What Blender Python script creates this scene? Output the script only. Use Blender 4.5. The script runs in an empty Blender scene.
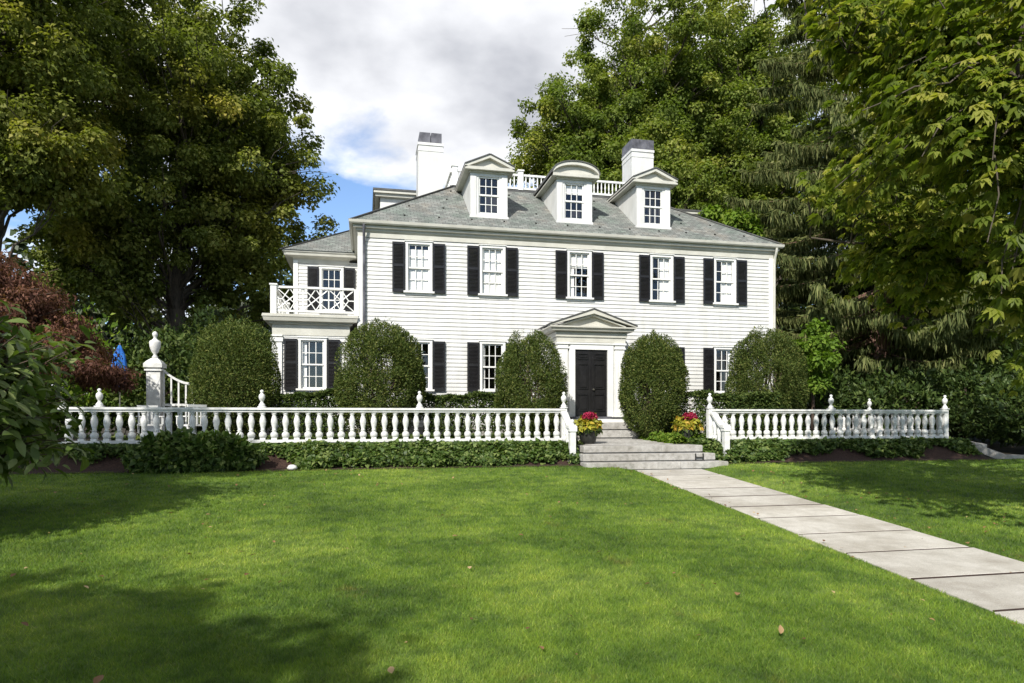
import bpy, math, random
import numpy as np
from mathutils import Vector

random.seed(7)
rng = np.random.default_rng(11)
SC = bpy.context.scene
COL = SC.collection
R = math.radians

# ------------------------------------------------------------------ camera
cam_d = bpy.data.cameras.new("camera")
cam_d.sensor_width = 36.0
cam_d.lens = 24.0
cam_d.shift_y = 0.0757
cam_d.clip_start = 0.05
cam_d.clip_end = 3000
cam = bpy.data.objects.new("camera", cam_d)
COL.objects.link(cam)
cam.location = (-6.75, -21.14, 1.6)
cam.rotation_euler = (R(90), 0, -R(12.1))
SC.camera = cam

# ------------------------------------------------------------------ light
SUN_AZ, SUN_EL = 33.0, 38.0          # the rays travel towards +x +y
rd = Vector((math.sin(R(SUN_AZ)) * math.cos(R(SUN_EL)), math.cos(R(SUN_AZ)) * math.cos(R(SUN_EL)), -math.sin(R(SUN_EL))))
sun_d = bpy.data.lights.new("sun", "SUN")
sun_d.energy = 4.4
sun_d.angle = R(0.53)
sun_d.color = (1.0, 0.957, 0.885)
sun = bpy.data.objects.new("sun", sun_d)
COL.objects.link(sun)
sun.rotation_euler = rd.to_track_quat('-Z', 'Y').to_euler()

SC.view_settings.view_transform = 'Standard'
SC.view_settings.look = 'None'
SC.view_settings.gamma = 1.0
SC.view_settings.use_curve_mapping = False
SC.view_settings.exposure = 0.52
SC.cycles.use_denoising = True
SC.cycles.max_bounces = 6
SC.cycles.diffuse_bounces = 3
SC.cycles.transparent_max_bounces = 8
SC.cycles.caustics_reflective = False
SC.cycles.caustics_refractive = False

world = bpy.data.worlds.new("World")
SC.world = world
world.use_nodes = True
wn, wl = world.node_tree.nodes, world.node_tree.links
wn.clear()
w_out = wn.new("ShaderNodeOutputWorld")
w_bg = wn.new("ShaderNodeBackground")
w_bg.inputs["Strength"].default_value = 0.15
sky = wn.new("ShaderNodeTexSky")
sky.sky_type = 'NISHITA'
sky.sun_disc = False
sky.sun_elevation = R(SUN_EL)
sky.sun_rotation = R(180 + SUN_AZ)
sky.air_density = 0.85
sky.dust_density = 0.1
sky.ozone_density = 3.0
tc = wn.new("ShaderNodeTexCoord")
sep = wn.new("ShaderNodeSeparateXYZ")
wl.new(tc.outputs["Generated"], sep.inputs[0])


def wmath(op, a, b=None, clamp=False):
    n = wn.new("ShaderNodeMath")
    n.operation = op
    n.use_clamp = clamp
    for i, s in enumerate((a, b)):
        if s is None:
            continue
        if isinstance(s, (int, float)):
            n.inputs[i].default_value = s
        else:
            wl.new(s, n.inputs[i])
    return n.outputs[0]


zz = wmath('ADD', wmath('MAXIMUM', sep.outputs[2], 0.0), 0.22)
comb = wn.new("ShaderNodeCombineXYZ")
wl.new(wmath('DIVIDE', sep.outputs[0], zz), comb.inputs[0])
wl.new(wmath('DIVIDE', sep.outputs[1], zz), comb.inputs[1])
CLOUD_SHIFT = (11.7336, 12.8782, -0.1497)
comb.inputs[2].default_value = 0.0
mapn = wn.new("ShaderNodeMapping")
mapn.inputs["Location"].default_value = CLOUD_SHIFT
wl.new(comb.outputs[0], mapn.inputs[0])
n1 = wn.new("ShaderNodeTexNoise")
n1.inputs["Scale"].default_value = 1.05
n1.inputs["Detail"].default_value = 8
n1.inputs["Roughness"].default_value = 0.56
n1.inputs["Distortion"].default_value = 0.25
wl.new(mapn.outputs[0], n1.inputs["Vector"])
cr = wn.new("ShaderNodeValToRGB")
cr.color_ramp.elements[0].position = 0.43
cr.color_ramp.elements[1].position = 0.53
cl_bias = wmath('ADD', n1.outputs[0], wmath('MAXIMUM', wmath('MULTIPLY', wmath('SUBTRACT', sep.outputs[2], 0.365), 2.3), -0.10))
wl.new(cl_bias, cr.inputs[0])
n2 = wn.new("ShaderNodeTexNoise")
n2.inputs["Scale"].default_value = 2.6
n2.inputs["Detail"].default_value = 6
n2.inputs["Roughness"].default_value = 0.5
wl.new(mapn.outputs[0], n2.inputs["Vector"])
cc = wn.new("ShaderNodeValToRGB")          # thin cloud is bright, thick cloud is grey below
cc.color_ramp.elements[0].position = 0.38
cc.color_ramp.elements[0].color = (5.9, 5.95, 6.1, 1)
cc.color_ramp.elements[1].position = 0.80
cc.color_ramp.elements[1].color = (1.5, 1.6, 1.9, 1)
cthick = wmath('ADD', n2.outputs[0], wmath('MULTIPLY', wmath('SUBTRACT', sep.outputs[2], 0.42), 0.62))
wl.new(cthick, cc.inputs[0])
mx = wn.new("ShaderNodeMix")
mx.data_type = 'RGBA'
wl.new(cr.outputs[0], mx.inputs[0])
wl.new(sky.outputs[0], mx.inputs[6])
wl.new(cc.outputs[0], mx.inputs[7])
wl.new(mx.outputs[2], w_bg.inputs["Color"])
wl.new(w_bg.outputs[0], w_out.inputs["Surface"])


# ------------------------------------------------------------------ materials
def mat_new(name):
    m = bpy.data.materials.new(name)
    m.use_nodes = True
    nt = m.node_tree
    b = nt.nodes["Principled BSDF"]
    return m, nt, b


def N(nt, t, **kw):
    n = nt.nodes.new(t)
    for k, v in kw.items():
        if k in n.inputs:
            n.inputs[k].default_value = v
        else:
            setattr(n, k, v)
    return n


def ramp(nt, src, stops):
    r = nt.nodes.new("ShaderNodeValToRGB")
    els = r.color_ramp.elements
    while len(els) < len(stops):
        els.new(0.5)
    for e, (p, c) in zip(els, stops):
        e.position = p
        e.color = tuple(c) + (1,)
    nt.links.new(src, r.inputs[0])
    return r.outputs[0]


def noise(nt, scale, detail=4, rough=0.55, coord="Object", vec=None):
    n = N(nt, "ShaderNodeTexNoise", Scale=scale, Detail=detail, Roughness=rough)
    if vec is None:
        t = nt.nodes.new("ShaderNodeTexCoord")
        vec = t.outputs[coord]
    nt.links.new(vec, n.inputs["Vector"])
    return n.outputs[0]


def bump(nt, b, src, strength=0.3, dist=0.02):
    bp = N(nt, "ShaderNodeBump", Strength=strength, Distance=dist)
    nt.links.new(src, bp.inputs["Height"])
    nt.links.new(bp.outputs[0], b.inputs["Normal"])


def mix_col(nt, fac, a, b, mode='MIX'):
    m = nt.nodes.new("ShaderNodeMix")
    m.data_type = 'RGBA'
    m.blend_type = mode
    for i, s in ((0, fac), (6, a), (7, b)):
        if isinstance(s, (int, float)):
            m.inputs[i].default_value = s
        elif isinstance(s, tuple):
            m.inputs[i].default_value = s + (1,)
        else:
            nt.links.new(s, m.inputs[i])
    return m.outputs[2]


def flat_mat(name, c1, c2, scale=3.0, rough=0.6, bmp=0.0, bscale=40, spec=0.4, detail=5):
    m, nt, b = mat_new(name)
    nt.links.new(ramp(nt, noise(nt, scale, detail), ((0.35, c1), (0.65, c2))), b.inputs["Base Color"])
    b.inputs["Roughness"].default_value = rough
    b.inputs["Specular IOR Level"].default_value = spec
    if bmp:
        bump(nt, b, noise(nt, bscale, 4), bmp, 0.02)
    return m


M = {}
M['white'] = flat_mat('white_paint', (0.60, 0.60, 0.585), (0.67, 0.67, 0.655), 2.5, 0.45, 0.08, 12)
m = M['white']
nt, b = m.node_tree, m.node_tree.nodes["Principled BSDF"]
src = b.inputs["Base Color"].links[0].from_socket
at = N(nt, "ShaderNodeAttribute", attribute_name='vary')
src = mix_col(nt, 1.0, src, ramp(nt, at.outputs["Fac"], ((0, (1, 1, 1)), (1, (.90, .90, .895)))), 'MULTIPLY')
mp = N(nt, "ShaderNodeMapping")
mp.inputs["Scale"].default_value = (2.2, 2.2, .35)
t_ = nt.nodes.new("ShaderNodeTexCoord")
nt.links.new(t_.outputs["Object"], mp.inputs[0])
src = mix_col(nt, 1.0, src, ramp(nt, noise(nt, 1.6, 7, .65, vec=mp.outputs[0]), ((.38, (.90, .895, .87)), (.58, (1, 1, 1)))), 'MULTIPLY')
nt.links.new(src, b.inputs["Base Color"])
M['fence'] = flat_mat('weathered_white_paint', (0.55, 0.55, 0.525), (0.73, 0.73, 0.71), 7, 0.55, 0.15, 30)
M['trim'] = flat_mat('white_trim_paint', (0.68, 0.68, 0.65), (0.74, 0.74, 0.715), 4, 0.4)
M['cornice'] = flat_mat('cream_cornice_paint', (0.46, 0.45, 0.395), (0.54, 0.53, 0.47), 3, 0.45)
M['black'] = flat_mat('black_paint', (0.009, 0.0085, 0.009), (0.015, 0.014, 0.0145), 6, 0.36, 0.05, 20)
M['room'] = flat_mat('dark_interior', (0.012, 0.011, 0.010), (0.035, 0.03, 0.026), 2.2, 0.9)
M['curtain'] = flat_mat('white_curtain', (0.74, 0.74, 0.71), (0.84, 0.84, 0.81), 5, 0.9)
M['lead'] = flat_mat('lead_sheet', (0.055, 0.055, 0.065), (0.14, 0.14, 0.16), 3.5, 0.45, 0.2, 8)
M['hip'] = flat_mat('dark_flashing', (0.05, 0.05, 0.05), (0.09, 0.09, 0.085), 3, 0.6)
M['metal'] = flat_mat('dull_metal', (0.35, 0.33, 0.28), (0.5, 0.47, 0.4), 8, 0.3)
M['metal'].node_tree.nodes["Principled BSDF"].inputs["Metallic"].default_value = 0.9
M['iron'] = flat_mat('black_iron', (0.012, 0.012, 0.012), (0.03, 0.028, 0.025), 9, 0.55)
M['pot'] = flat_mat('dark_pot_glaze', (0.02, 0.022, 0.02), (0.045, 0.045, 0.04), 9, 0.4)
M['blue'] = flat_mat('blue_canvas', (0.015, 0.11, 0.42), (0.03, 0.18, 0.58), 5, 0.85)
M['soil'] = flat_mat('garden_soil', (0.022, 0.018, 0.012), (0.05, 0.04, 0.024), 2.0, 0.95, 0.6, 25)
M['mulch'] = flat_mat('bark_mulch', (0.022, 0.011, 0.008), (0.060, 0.032, 0.022), 28, 0.95, 0.9, 60)
M['pebble'] = flat_mat('pale_stone', (0.55, 0.54, 0.50), (0.75, 0.74, 0.70), 6, 0.7)


def stone_mat(name, c1, c2, c3, scale):
    m, nt, b = mat_new(name)
    a = ramp(nt, noise(nt, scale, 8, 0.65), ((0.32, c1), (0.52, c2), (0.72, c3)))
    st = ramp(nt, noise(nt, 1.1, 5, 0.6), ((0.34, (0.74, 0.72, 0.69)), (0.58, (1, 1, 1))))
    a = mix_col(nt, 1.0, a, st, 'MULTIPLY')
    sp = ramp(nt, noise(nt, 160, 2), ((0.38, (0.72, 0.72, 0.72)), (0.60, (1.06, 1.06, 1.06))))
    a = mix_col(nt, 1.0, a, sp, 'MULTIPLY')
    if name == 'path_stone':
        at = N(nt, "ShaderNodeAttribute", attribute_name='vary')
        mu = N(nt, "ShaderNodeVectorMath", operation='SCALE')
        nt.links.new(a, mu.inputs[0])
        nt.links.new(at.outputs["Fac"], mu.inputs["Scale"])
        a = mu.outputs[0]
    nt.links.new(a, b.inputs["Base Color"])
    b.inputs["Roughness"].default_value = 0.85
    bump(nt, b, noise(nt, 45, 6), 0.35, 0.01)
    return m


M['bluestone'] = stone_mat('path_stone', (0.49, 0.46, 0.405), (0.58, 0.55, 0.49), (0.65, 0.62, 0.565), 5)
M['granite'] = stone_mat('step_granite', (0.27, 0.26, 0.235), (0.42, 0.405, 0.38), (0.50, 0.485, 0.455), 8)

# slate roof, laid out in the roof's own UV (metres)
m, nt, b = mat_new('slate_roof')
uvn = nt.nodes.new("ShaderNodeUVMap")
br = N(nt, "ShaderNodeTexBrick", Scale=1.0)
br.inputs["Brick Width"].default_value = 0.21
br.inputs["Row Height"].default_value = 0.135
br.inputs["Mortar Size"].default_value = 0.008
br.inputs["Color1"].default_value = (0.125, 0.130, 0.128, 1)
br.inputs["Color2"].default_value = (0.235, 0.240, 0.235, 1)
br.inputs["Mortar"].default_value = (0.06, 0.06, 0.055, 1)
wv = N(nt, "ShaderNodeTexNoise", Scale=2.3, Detail=3)
nt.links.new(uvn.outputs[0], wv.inputs["Vector"])
wm_ = N(nt, "ShaderNodeVectorMath", operation='MULTIPLY_ADD')
nt.links.new(wv.outputs[1], wm_.inputs[0])
wm_.inputs[1].default_value = (0.05, 0.05, 0)
nt.links.new(uvn.outputs[0], wm_.inputs[2])
nt.links.new(wm_.outputs[0], br.inputs["Vector"])
wo = ramp(nt, noise(nt, 1.1, 6, 0.6, vec=uvn.outputs[0]), ((0.36, (0.78, 0.90, 0.80)), (0.54, (1.02, 1.03, 0.98)), (0.72, (1.25, 1.12, 0.95))))
col = mix_col(nt, 1.0, br.outputs[0], wo, 'MULTIPLY')
w2 = ramp(nt, noise(nt, 9, 4, 0.6, vec=uvn.outputs[0]), ((0.3, (0.82, 0.82, 0.82)), (0.7, (1.15, 1.15, 1.15))))
nt.links.new(mix_col(nt, 1.0, col, w2, 'MULTIPLY'), b.inputs["Base Color"])
b.inputs["Roughness"].default_value = 0.75
bump(nt, b, br.outputs[1], -0.6, 0.012)
M['slate'] = m

# window glass
m, nt, b = mat_new('window_glass')
nt.nodes.remove(b)
tr = N(nt, "ShaderNodeBsdfTransparent")
gl = N(nt, "ShaderNodeBsdfGlossy", Roughness=0.015)
fr = N(nt, "ShaderNodeLayerWeight", Blend=0.5)
pw = N(nt, "ShaderNodeMath", operation='POWER')
pw.inputs[1].default_value = 4.0
nt.links.new(fr.outputs["Facing"], pw.inputs[0])
wob = N(nt, "ShaderNodeBump", Strength=0.12, Distance=0.02)
nt.links.new(noise(nt, 2.6, 2), wob.inputs["Height"])
nt.links.new(wob.outputs[0], gl.inputs["Normal"])
fa = N(nt, "ShaderNodeMath", operation='MULTIPLY_ADD')
nt.links.new(pw.outputs[0], fa.inputs[0])
fa.inputs[1].default_value = 0.9
fa.inputs[2].default_value = 0.07
ms = N(nt, "ShaderNodeMixShader")
nt.links.new(fa.outputs[0], ms.inputs[0])
nt.links.new(tr.outputs[0], ms.inputs[1])
nt.links.new(gl.outputs[0], ms.inputs[2])
nt.links.new(ms.outputs[0], nt.nodes["Material Output"].inputs[0])
M['glass'] = m


def leaf_mat(name, dark, mid, light, trans=0.35, rough=0.5, spec=0.35, tint=None):
    """leaf colour varies leaf by leaf (attribute 'vary'); the light does the rest"""
    m, nt, b = mat_new(name)
    at = N(nt, "ShaderNodeAttribute", attribute_name='vary')
    c = ramp(nt, at.outputs["Fac"], ((0.0, dark), (0.55, mid), (1.0, light)))
    if tint:
        c2 = ramp(nt, noise(nt, tint[1], 2), ((0.50, (1, 1, 1)), (0.68, tint[0])))
        c = mix_col(nt, 1.0, c, c2, 'MULTIPLY')
    nt.links.new(c, b.inputs["Base Color"])
    b.inputs["Roughness"].default_value = rough
    b.inputs["Specular IOR Level"].default_value = spec
    t = N(nt, "ShaderNodeBsdfTranslucent")
    tcol = mix_col(nt, 1.0, c, (1.2, 1.35, 0.5), 'MULTIPLY')
    nt.links.new(tcol, t.inputs[0])
    ms = N(nt, "ShaderNodeMixShader")
    ms.inputs[0].default_value = trans
    nt.links.new(b.outputs[0], ms.inputs[1])
    nt.links.new(t.outputs[0], ms.inputs[2])
    nt.links.new(ms.outputs[0], nt.nodes["Material Output"].inputs[0])
    return m


M['maple'] = leaf_mat('maple_leaf', (0.082, 0.110, 0.024), (0.172, 0.205, 0.044), (0.330, 0.335, 0.100), 0.40, 0.6, 0.15, tint=((1.4, 1.12, 0.9), 0.25))
M['oak'] = leaf_mat('oak_leaf', (0.080, 0.122, 0.025), (0.162, 0.212, 0.042), (0.310, 0.330, 0.090), 0.40, 0.6, 0.15, tint=((1.22, 1.06, 0.9), 0.22))
M['chestnut'] = leaf_mat('chestnut_leaf', (0.080, 0.116, 0.016), (0.172, 0.215, 0.030), (0.360, 0.345, 0.080), 0.46, 0.5, 0.25)
M['spruce'] = leaf_mat('spruce_needle', (0.070, 0.092, 0.032), (0.150, 0.175, 0.060), (0.245, 0.250, 0.100), 0.28, 0.7, 0.1)
M['yew'] = leaf_mat('yew_needle', (0.036, 0.060, 0.014), (0.090, 0.126, 0.026), (0.185, 0.194, 0.054), 0.22, 0.6, 0.15)
M['box'] = leaf_mat('hedge_leaf', (0.030, 0.054, 0.013), (0.064, 0.098, 0.021), (0.120, 0.148, 0.038), 0.2, 0.6, 0.15)
M['rhodo'] = leaf_mat('dark_shrub_leaf', (0.028, 0.050, 0.013), (0.052, 0.086, 0.020), (0.100, 0.135, 0.032), 0.2, 0.5, 0.2)
M['magnolia'] = leaf_mat('glossy_shrub_leaf', (0.060, 0.100, 0.022), (0.115, 0.165, 0.034), (0.27, 0.31, 0.13), 0.35, 0.4, 0.35)
M['red'] = leaf_mat('red_maple_leaf', (0.095, 0.044, 0.032), (0.160, 0.074, 0.052), (0.26, 0.138, 0.082), 0.32, 0.6, 0.15)
M['lime'] = leaf_mat('lime_leaf', (0.080, 0.145, 0.018), (0.135, 0.22, 0.028), (0.24, 0.30, 0.05), 0.4, 0.6, 0.15)
M['ivy'] = leaf_mat('ivy_leaf', (0.036, 0.068, 0.014), (0.078, 0.132, 0.024), (0.200, 0.245, 0.075), 0.24, 0.5, 0.3)
M['coleus'] = leaf_mat('yellow_leaf', (0.20, 0.22, 0.02), (0.42, 0.38, 0.04), (0.48, 0.26, 0.04), 0.3)
M['mum'] = leaf_mat('mum_petal', (0.20, 0.006, 0.03), (0.34, 0.012, 0.06), (0.45, 0.03, 0.09), 0.2)
M['woods'] = leaf_mat('woods_leaf', (0.024, 0.040, 0.012), (0.040, 0.060, 0.018), (0.070, 0.088, 0.025), 0.2)
M['dead'] = leaf_mat('dry_leaf', (0.13, 0.06, 0.025), (0.30, 0.17, 0.08), (0.50, 0.36, 0.19), 0.2)


def bark(name, c1, c2):
    m, nt, b = mat_new(name)
    mp = N(nt, "ShaderNodeMapping")
    mp.inputs["Scale"].default_value = (7, 7, 1.3)
    t = nt.nodes.new("ShaderNodeTexCoord")
    nt.links.new(t.outputs["Object"], mp.inputs[0])
    nz = noise(nt, 2.2, 7, 0.65, vec=mp.outputs[0])
    nt.links.new(ramp(nt, nz, ((0.3, c1), (0.7, c2))), b.inputs["Base Color"])
    b.inputs["Roughness"].default_value = 0.95
    bump(nt, b, nz, 0.9, 0.04)
    return m


M['bark'] = bark('grey_bark', (0.040, 0.032, 0.024), (0.115, 0.094, 0.070))
M['bark_red'] = bark('reddish_bark', (0.085, 0.045, 0.032), (0.22, 0.13, 0.095))
M['twig'] = bark('dark_twig', (0.045, 0.030, 0.022), (0.12, 0.085, 0.06))


def grass_mat(name, blades):
    m, nt, b = mat_new(name)
    t = nt.nodes.new("ShaderNodeTexCoord")
    big = noise(nt, 0.42, 4, 0.6, vec=t.outputs["Object"])
    c = ramp(nt, big, ((0.35, (0.100, 0.178, 0.020)), (0.50, (0.158, 0.262, 0.030)), (0.65, (0.252, 0.358, 0.054))))
    md = ramp(nt, noise(nt, 3.1, 5, 0.65, vec=t.outputs["Object"]), ((0.37, (0.62, 0.68, 0.74)), (0.5, (1, 1, 1)), (0.64, (1.26, 1.16, 1.08))))
    c = mix_col(nt, 1.0, c, md, 'MULTIPLY')
    dry = ramp(nt, noise(nt, 1.3, 6, 0.7, vec=t.outputs["Object"]), ((0.62, (0, 0, 0)), (0.78, (1, 1, 1))))
    c = mix_col(nt, dry, c, (0.22, 0.19, 0.045))
    if blades:
        at = N(nt, "ShaderNodeAttribute", attribute_name='vary')
        c = mix_col(nt, 1.0, c, ramp(nt, at.outputs["Fac"], ((0, (0.60, 0.68, 0.7)), (0.6, (1, 1, 1)), (0.93, (1.3, 1.15, 1.1)), (1.0, (2.1, 1.5, 3.0)))), 'MULTIPLY')
        tl = N(nt, "ShaderNodeBsdfTranslucent")
        nt.links.new(mix_col(nt, 1.0, c, (1.2, 1.15, 0.6), 'MULTIPLY'), tl.inputs[0])
        ms = N(nt, "ShaderNodeMixShader")
        ms.inputs[0].default_value = 0.35
        nt.links.new(b.outputs[0], ms.inputs[1])
        nt.links.new(tl.outputs[0], ms.inputs[2])
        nt.links.new(ms.outputs[0], nt.nodes["Material Output"].inputs[0])
        b.inputs["Specular IOR Level"].default_value = 0.25
    else:
        c = mix_col(nt, 1.0, c, (0.62, 0.62, 0.62), 'MULTIPLY')
        bump(nt, b, noise(nt, 35, 5, 0.7), 0.8, 0.03)
    nt.links.new(c, b.inputs["Base Color"])
    b.inputs["Roughness"].default_value = 0.6 if blades else 0.9
    return m


M['turf'] = grass_mat('lawn_turf', False)
M['blade'] = grass_mat('grass_blade', True)

# ------------------------------------------------------------------ object helpers
W = {}       # object name -> world location of its origin


def tag(o, label=None, cat=None, group=None, kind=None):
    for k, v in (('label', label), ('category', cat), ('group', group), ('kind', kind)):
        if v:
            o[k] = v
    return o


def link(o, parent, loc):
    COL.objects.link(o)
    loc = Vector(loc)
    if parent is not None:
        o.parent = parent
        o.location = loc - W[parent.name]
    else:
        o.location = loc
    W[o.name] = loc
    return o


def thing(name, label, cat, loc, group=None):
    o = bpy.data.objects.new(name, None)
    o.empty_display_size = 0.3
    link(o, None, loc)
    return tag(o, label, cat, group)


def place(name, mesh, parent, loc):
    return link(bpy.data.objects.new(name, mesh), parent, loc)


class MB:
    def __init__(s):
        s.v, s.f, s.uv = [], [], {}

    def quad(s, *p):
        i = len(s.v)
        s.v += [tuple(q) for q in p]
        s.f.append(tuple(range(i, i + len(p))))
        return s

    def box(s, x0, x1, y0, y1, z0, z1):
        i = len(s.v)
        s.v += [(x0, y0, z0), (x1, y0, z0), (x1, y1, z0), (x0, y1, z0), (x0, y0, z1), (x1, y0, z1), (x1, y1, z1), (x0, y1, z1)]
        s.f += [tuple(i + k for k in q) for q in ((0, 3, 2, 1), (4, 5, 6, 7), (0, 1, 5, 4), (1, 2, 6, 5), (2, 3, 7, 6), (3, 0, 4, 7))]
        return s

    def prism(s, pts, d):
        """closed polygon pts (3-D) pushed along vector d"""
        i, n = len(s.v), len(pts)
        s.v += [tuple(p) for p in pts] + [tuple(a + b for a, b in zip(p, d)) for p in pts]
        s.f.append(tuple(i + k for k in range(n)))
        s.f.append(tuple(i + n + k for k in reversed(range(n))))
        s.f += [(i + k, i + n + k, i + n + (k + 1) % n, i + (k + 1) % n) for k in range(n)]
        return s

    def bar(s, a, b, w, h, up=(0, 0, 1)):
        a, b = Vector(a), Vector(b)
        d = (b - a).normalized()
        sx = d.cross(Vector(up)).normalized() * (w / 2)
        sy = sx.cross(d).normalized() * (h / 2)
        return s.prism([a - sx - sy, a + sx - sy, a + sx + sy, a - sx + sy], b - a)

    def tube(s, pts, rad, n=7, cap=True):
        pts = [Vector(p) for p in pts]
        base = len(s.v)
        for k, p in enumerate(pts):
            d = (pts[min(k + 1, len(pts) - 1)] - pts[max(k - 1, 0)]).normalized()
            a = d.cross(Vector((0.31, 0.95, 0.07))).normalized()
            c = d.cross(a)
            for j in range(n):
                t = 2 * math.pi * j / n
                s.v.append(tuple(p + (a * math.cos(t) + c * math.sin(t)) * rad[k]))
        for k in range(len(pts) - 1):
            for j in range(n):
                o = base + k * n
                s.f.append((o + j, o + (j + 1) % n, o + n + (j + 1) % n, o + n + j))
        if cap:
            s.f.append(tuple(base + j for j in reversed(range(n))))
            s.f.append(tuple(base + (len(pts) - 1) * n + j for j in range(n)))
        return s

    def lathe(s, prof, c=(0, 0, 0), n=12, square=False):
        """profile of (radius, z)"""
        base = len(s.v)
        for r, z in prof:
            for j in range(n):
                t = 2 * math.pi * (j + (0.5 if square else 0)) / n
                s.v.append((c[0] + r * math.cos(t), c[1] + r * math.sin(t), c[2] + z))
        for k in range(len(prof) - 1):
            for j in range(n):
                o = base + k * n
                s.f.append((o + j, o + (j + 1) % n, o + n + (j + 1) % n, o + n + j))
        s.f.append(tuple(base + j for j in reversed(range(n))))
        s.f.append(tuple(base + (len(prof) - 1) * n + j for j in range(n)))
        return s

    def ring(s, prof, x0, x1, y0, y1):
        """profile of (outset, z) swept round a rectangle with mitred corners"""
        base, n = len(s.v), len(prof)
        for cx, cy, sx, sy in ((x0, y0, -1, -1), (x1, y0, 1, -1), (x1, y1, 1, 1), (x0, y1, -1, 1)):
            for o, z in prof:
                s.v.append((cx + sx * o, cy + sy * o, z))
        for c in range(4):
            for k in range(n):
                a, b_ = base + c * n, base + ((c + 1) % 4) * n
                s.f.append((a + k, b_ + k, b_ + (k + 1) % n, a + (k + 1) % n))
        return s

    def mesh(s, name, mat, org=(0, 0, 0), smooth=False):
        me = bpy.data.meshes.new(name)
        ox, oy, oz = org
        me.from_pydata([(x - ox, y - oy, z - oz) for x, y, z in s.v], [], s.f)
        me.materials.append(mat)
        if s.uv:
            at = me.attributes.new('vary', 'FLOAT', 'FACE')
            for k, val in s.uv.items():
                at.data[k].value = val
        if smooth:
            me.shade_smooth()
        me.update()
        return me

    def build(s, name, mat, parent=None, loc=None, smooth=False):
        """vertices are in world metres; the origin is loc, else the parent's origin"""
        if loc is None:
            loc = W[parent.name] if parent is not None else (0, 0, 0)
        return place(name, s.mesh(name, mat, loc, smooth), parent, loc)


def np_mesh(name, v, f, mat, vary=None, smooth=False, org=(0, 0, 0)):
    """fast mesh from arrays: v (n,3), f (m,k)"""
    me = bpy.data.meshes.new(name)
    v = np.asarray(v, np.float32) - np.asarray(org, np.float32)
    f = np.asarray(f, np.int32)
    me.vertices.add(len(v))
    me.vertices.foreach_set("co", v.ravel())
    me.loops.add(f.size)
    me.loops.foreach_set("vertex_index", f.ravel())
    me.polygons.add(len(f))
    me.polygons.foreach_set("loop_start", np.arange(0, f.size, f.shape[1], dtype=np.int32))
    me.polygons.foreach_set("loop_total", np.full(len(f), f.shape[1], np.int32))
    if smooth:
        me.polygons.foreach_set("use_smooth", np.ones(len(f), bool))
    if vary is not None:
        a = me.attributes.new('vary', 'FLOAT', 'FACE')
        a.data.foreach_set("value", np.asarray(vary, np.float32))
    me.materials.append(mat)
    me.update(calc_edges=True)
    return me


def unit(a):
    return a / np.maximum(np.linalg.norm(a, axis=-1, keepdims=True), 1e-9)


def leaf_arrays(pos, nrm, axis, length, width, fine=False, droop=0.25):
    """one leaf per point: base at pos, blade along axis, upper face along nrm"""
    n = len(pos)
    axis = unit(axis)
    side = unit(np.cross(axis, nrm))
    up = np.cross(side, axis)
    L, Wd = length[:, None], width[:, None]
    if not fine:
        v = np.stack([pos, pos + axis * L * 0.45 + side * Wd * 0.5 + up * Wd * 0.14,
                      pos + axis * L - up * L * droop, pos + axis * L * 0.45 - side * Wd * 0.5 + up * Wd * 0.14], 1)
        f = np.arange(n * 4).reshape(n, 4)
        return v.reshape(-1, 3), f, 1
    rows = ((0.0, 0.02), (0.22, 0.72), (0.5, 1.0), (0.78, 0.66), (1.0, 0.02))
    vs = []
    for t, w in rows:
        mid = pos + axis * L * t - up * L * droop * t * t
        vs += [mid - side * Wd * 0.5 * w + up * Wd * 0.16 * w, mid, mid + side * Wd * 0.5 * w + up * Wd * 0.16 * w]
    v = np.stack(vs, 1)
    q = []
    for r in range(4):
        for c in range(2):
            q.append((r * 3 + c, r * 3 + c + 1, r * 3 + c + 4, r * 3 + c + 3))
    f = (np.arange(n)[:, None, None] * 15 + np.array(q)[None]).reshape(-1, 4)
    return v.reshape(-1, 3), f, 8


def rdir(n):
    return unit(rng.normal(size=(n, 3)))


def clump_points(cent, rad, per, shell=0.55, flat=1.0):
    """points through the outer part of ellipsoidal clumps; returns points and outward directions"""
    k = len(cent)
    n = k * per
    ci = np.repeat(np.arange(k), per)
    d = rdir(n)
    r = shell + (1 - shell) * rng.random(n) ** 0.7
    r *= 1 + 0.18 * rng.normal(size=n)
    off = d * r[:, None] * rad[ci][:, None]
    off[:, 2] *= flat
    return cent[ci] + off, d, ci


def foliage(name, mat, pos, out, parent, size, aspect=0.62, upb=0.7, rnd=0.62, hang=0.25, fine=False, vary=None, droop=0.25, loc=None, jit=0.3):
    n = len(pos)
    nrm = unit(out * 0.6 + np.array([0, 0, upb]) + rdir(n) * rnd)
    ax = unit(np.cross(nrm, rdir(n)) + out * 0.45 - np.array([0, 0, hang]))
    L = size * (1 + jit * rng.normal(size=n)).clip(0.45, 1.8)
    v, f, k = leaf_arrays(pos, nrm, ax, L, L * aspect, fine, droop)
    va = rng.random(n) ** 1.25 if vary is None else vary
    lo = loc if loc is not None else W[parent.name]
    return place(name, np_mesh(name, v, f, mat, np.repeat(va, k), org=lo), parent, lo)


def bend(a, b, sag=0.0, steps=5, wob=0.05):
    a, b = Vector(a), Vector(b)
    L = (b - a).length
    out = []
    for i in range(steps + 1):
        t = i / steps
        p = a.lerp(b, t)
        p.z += sag * L * 4 * t * (1 - t)
        if 0 < i < steps:
            p += Vector((random.uniform(-1, 1), random.uniform(-1, 1), random.uniform(-1, 1))) * wob * L
        out.append(p)
    return out


# ------------------------------------------------------------------ terrain
def sstep(a, b_, x):
    t = np.clip((x - a) / (b_ - a), 0, 1)
    return t * t * (3 - 2 * t)


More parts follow.
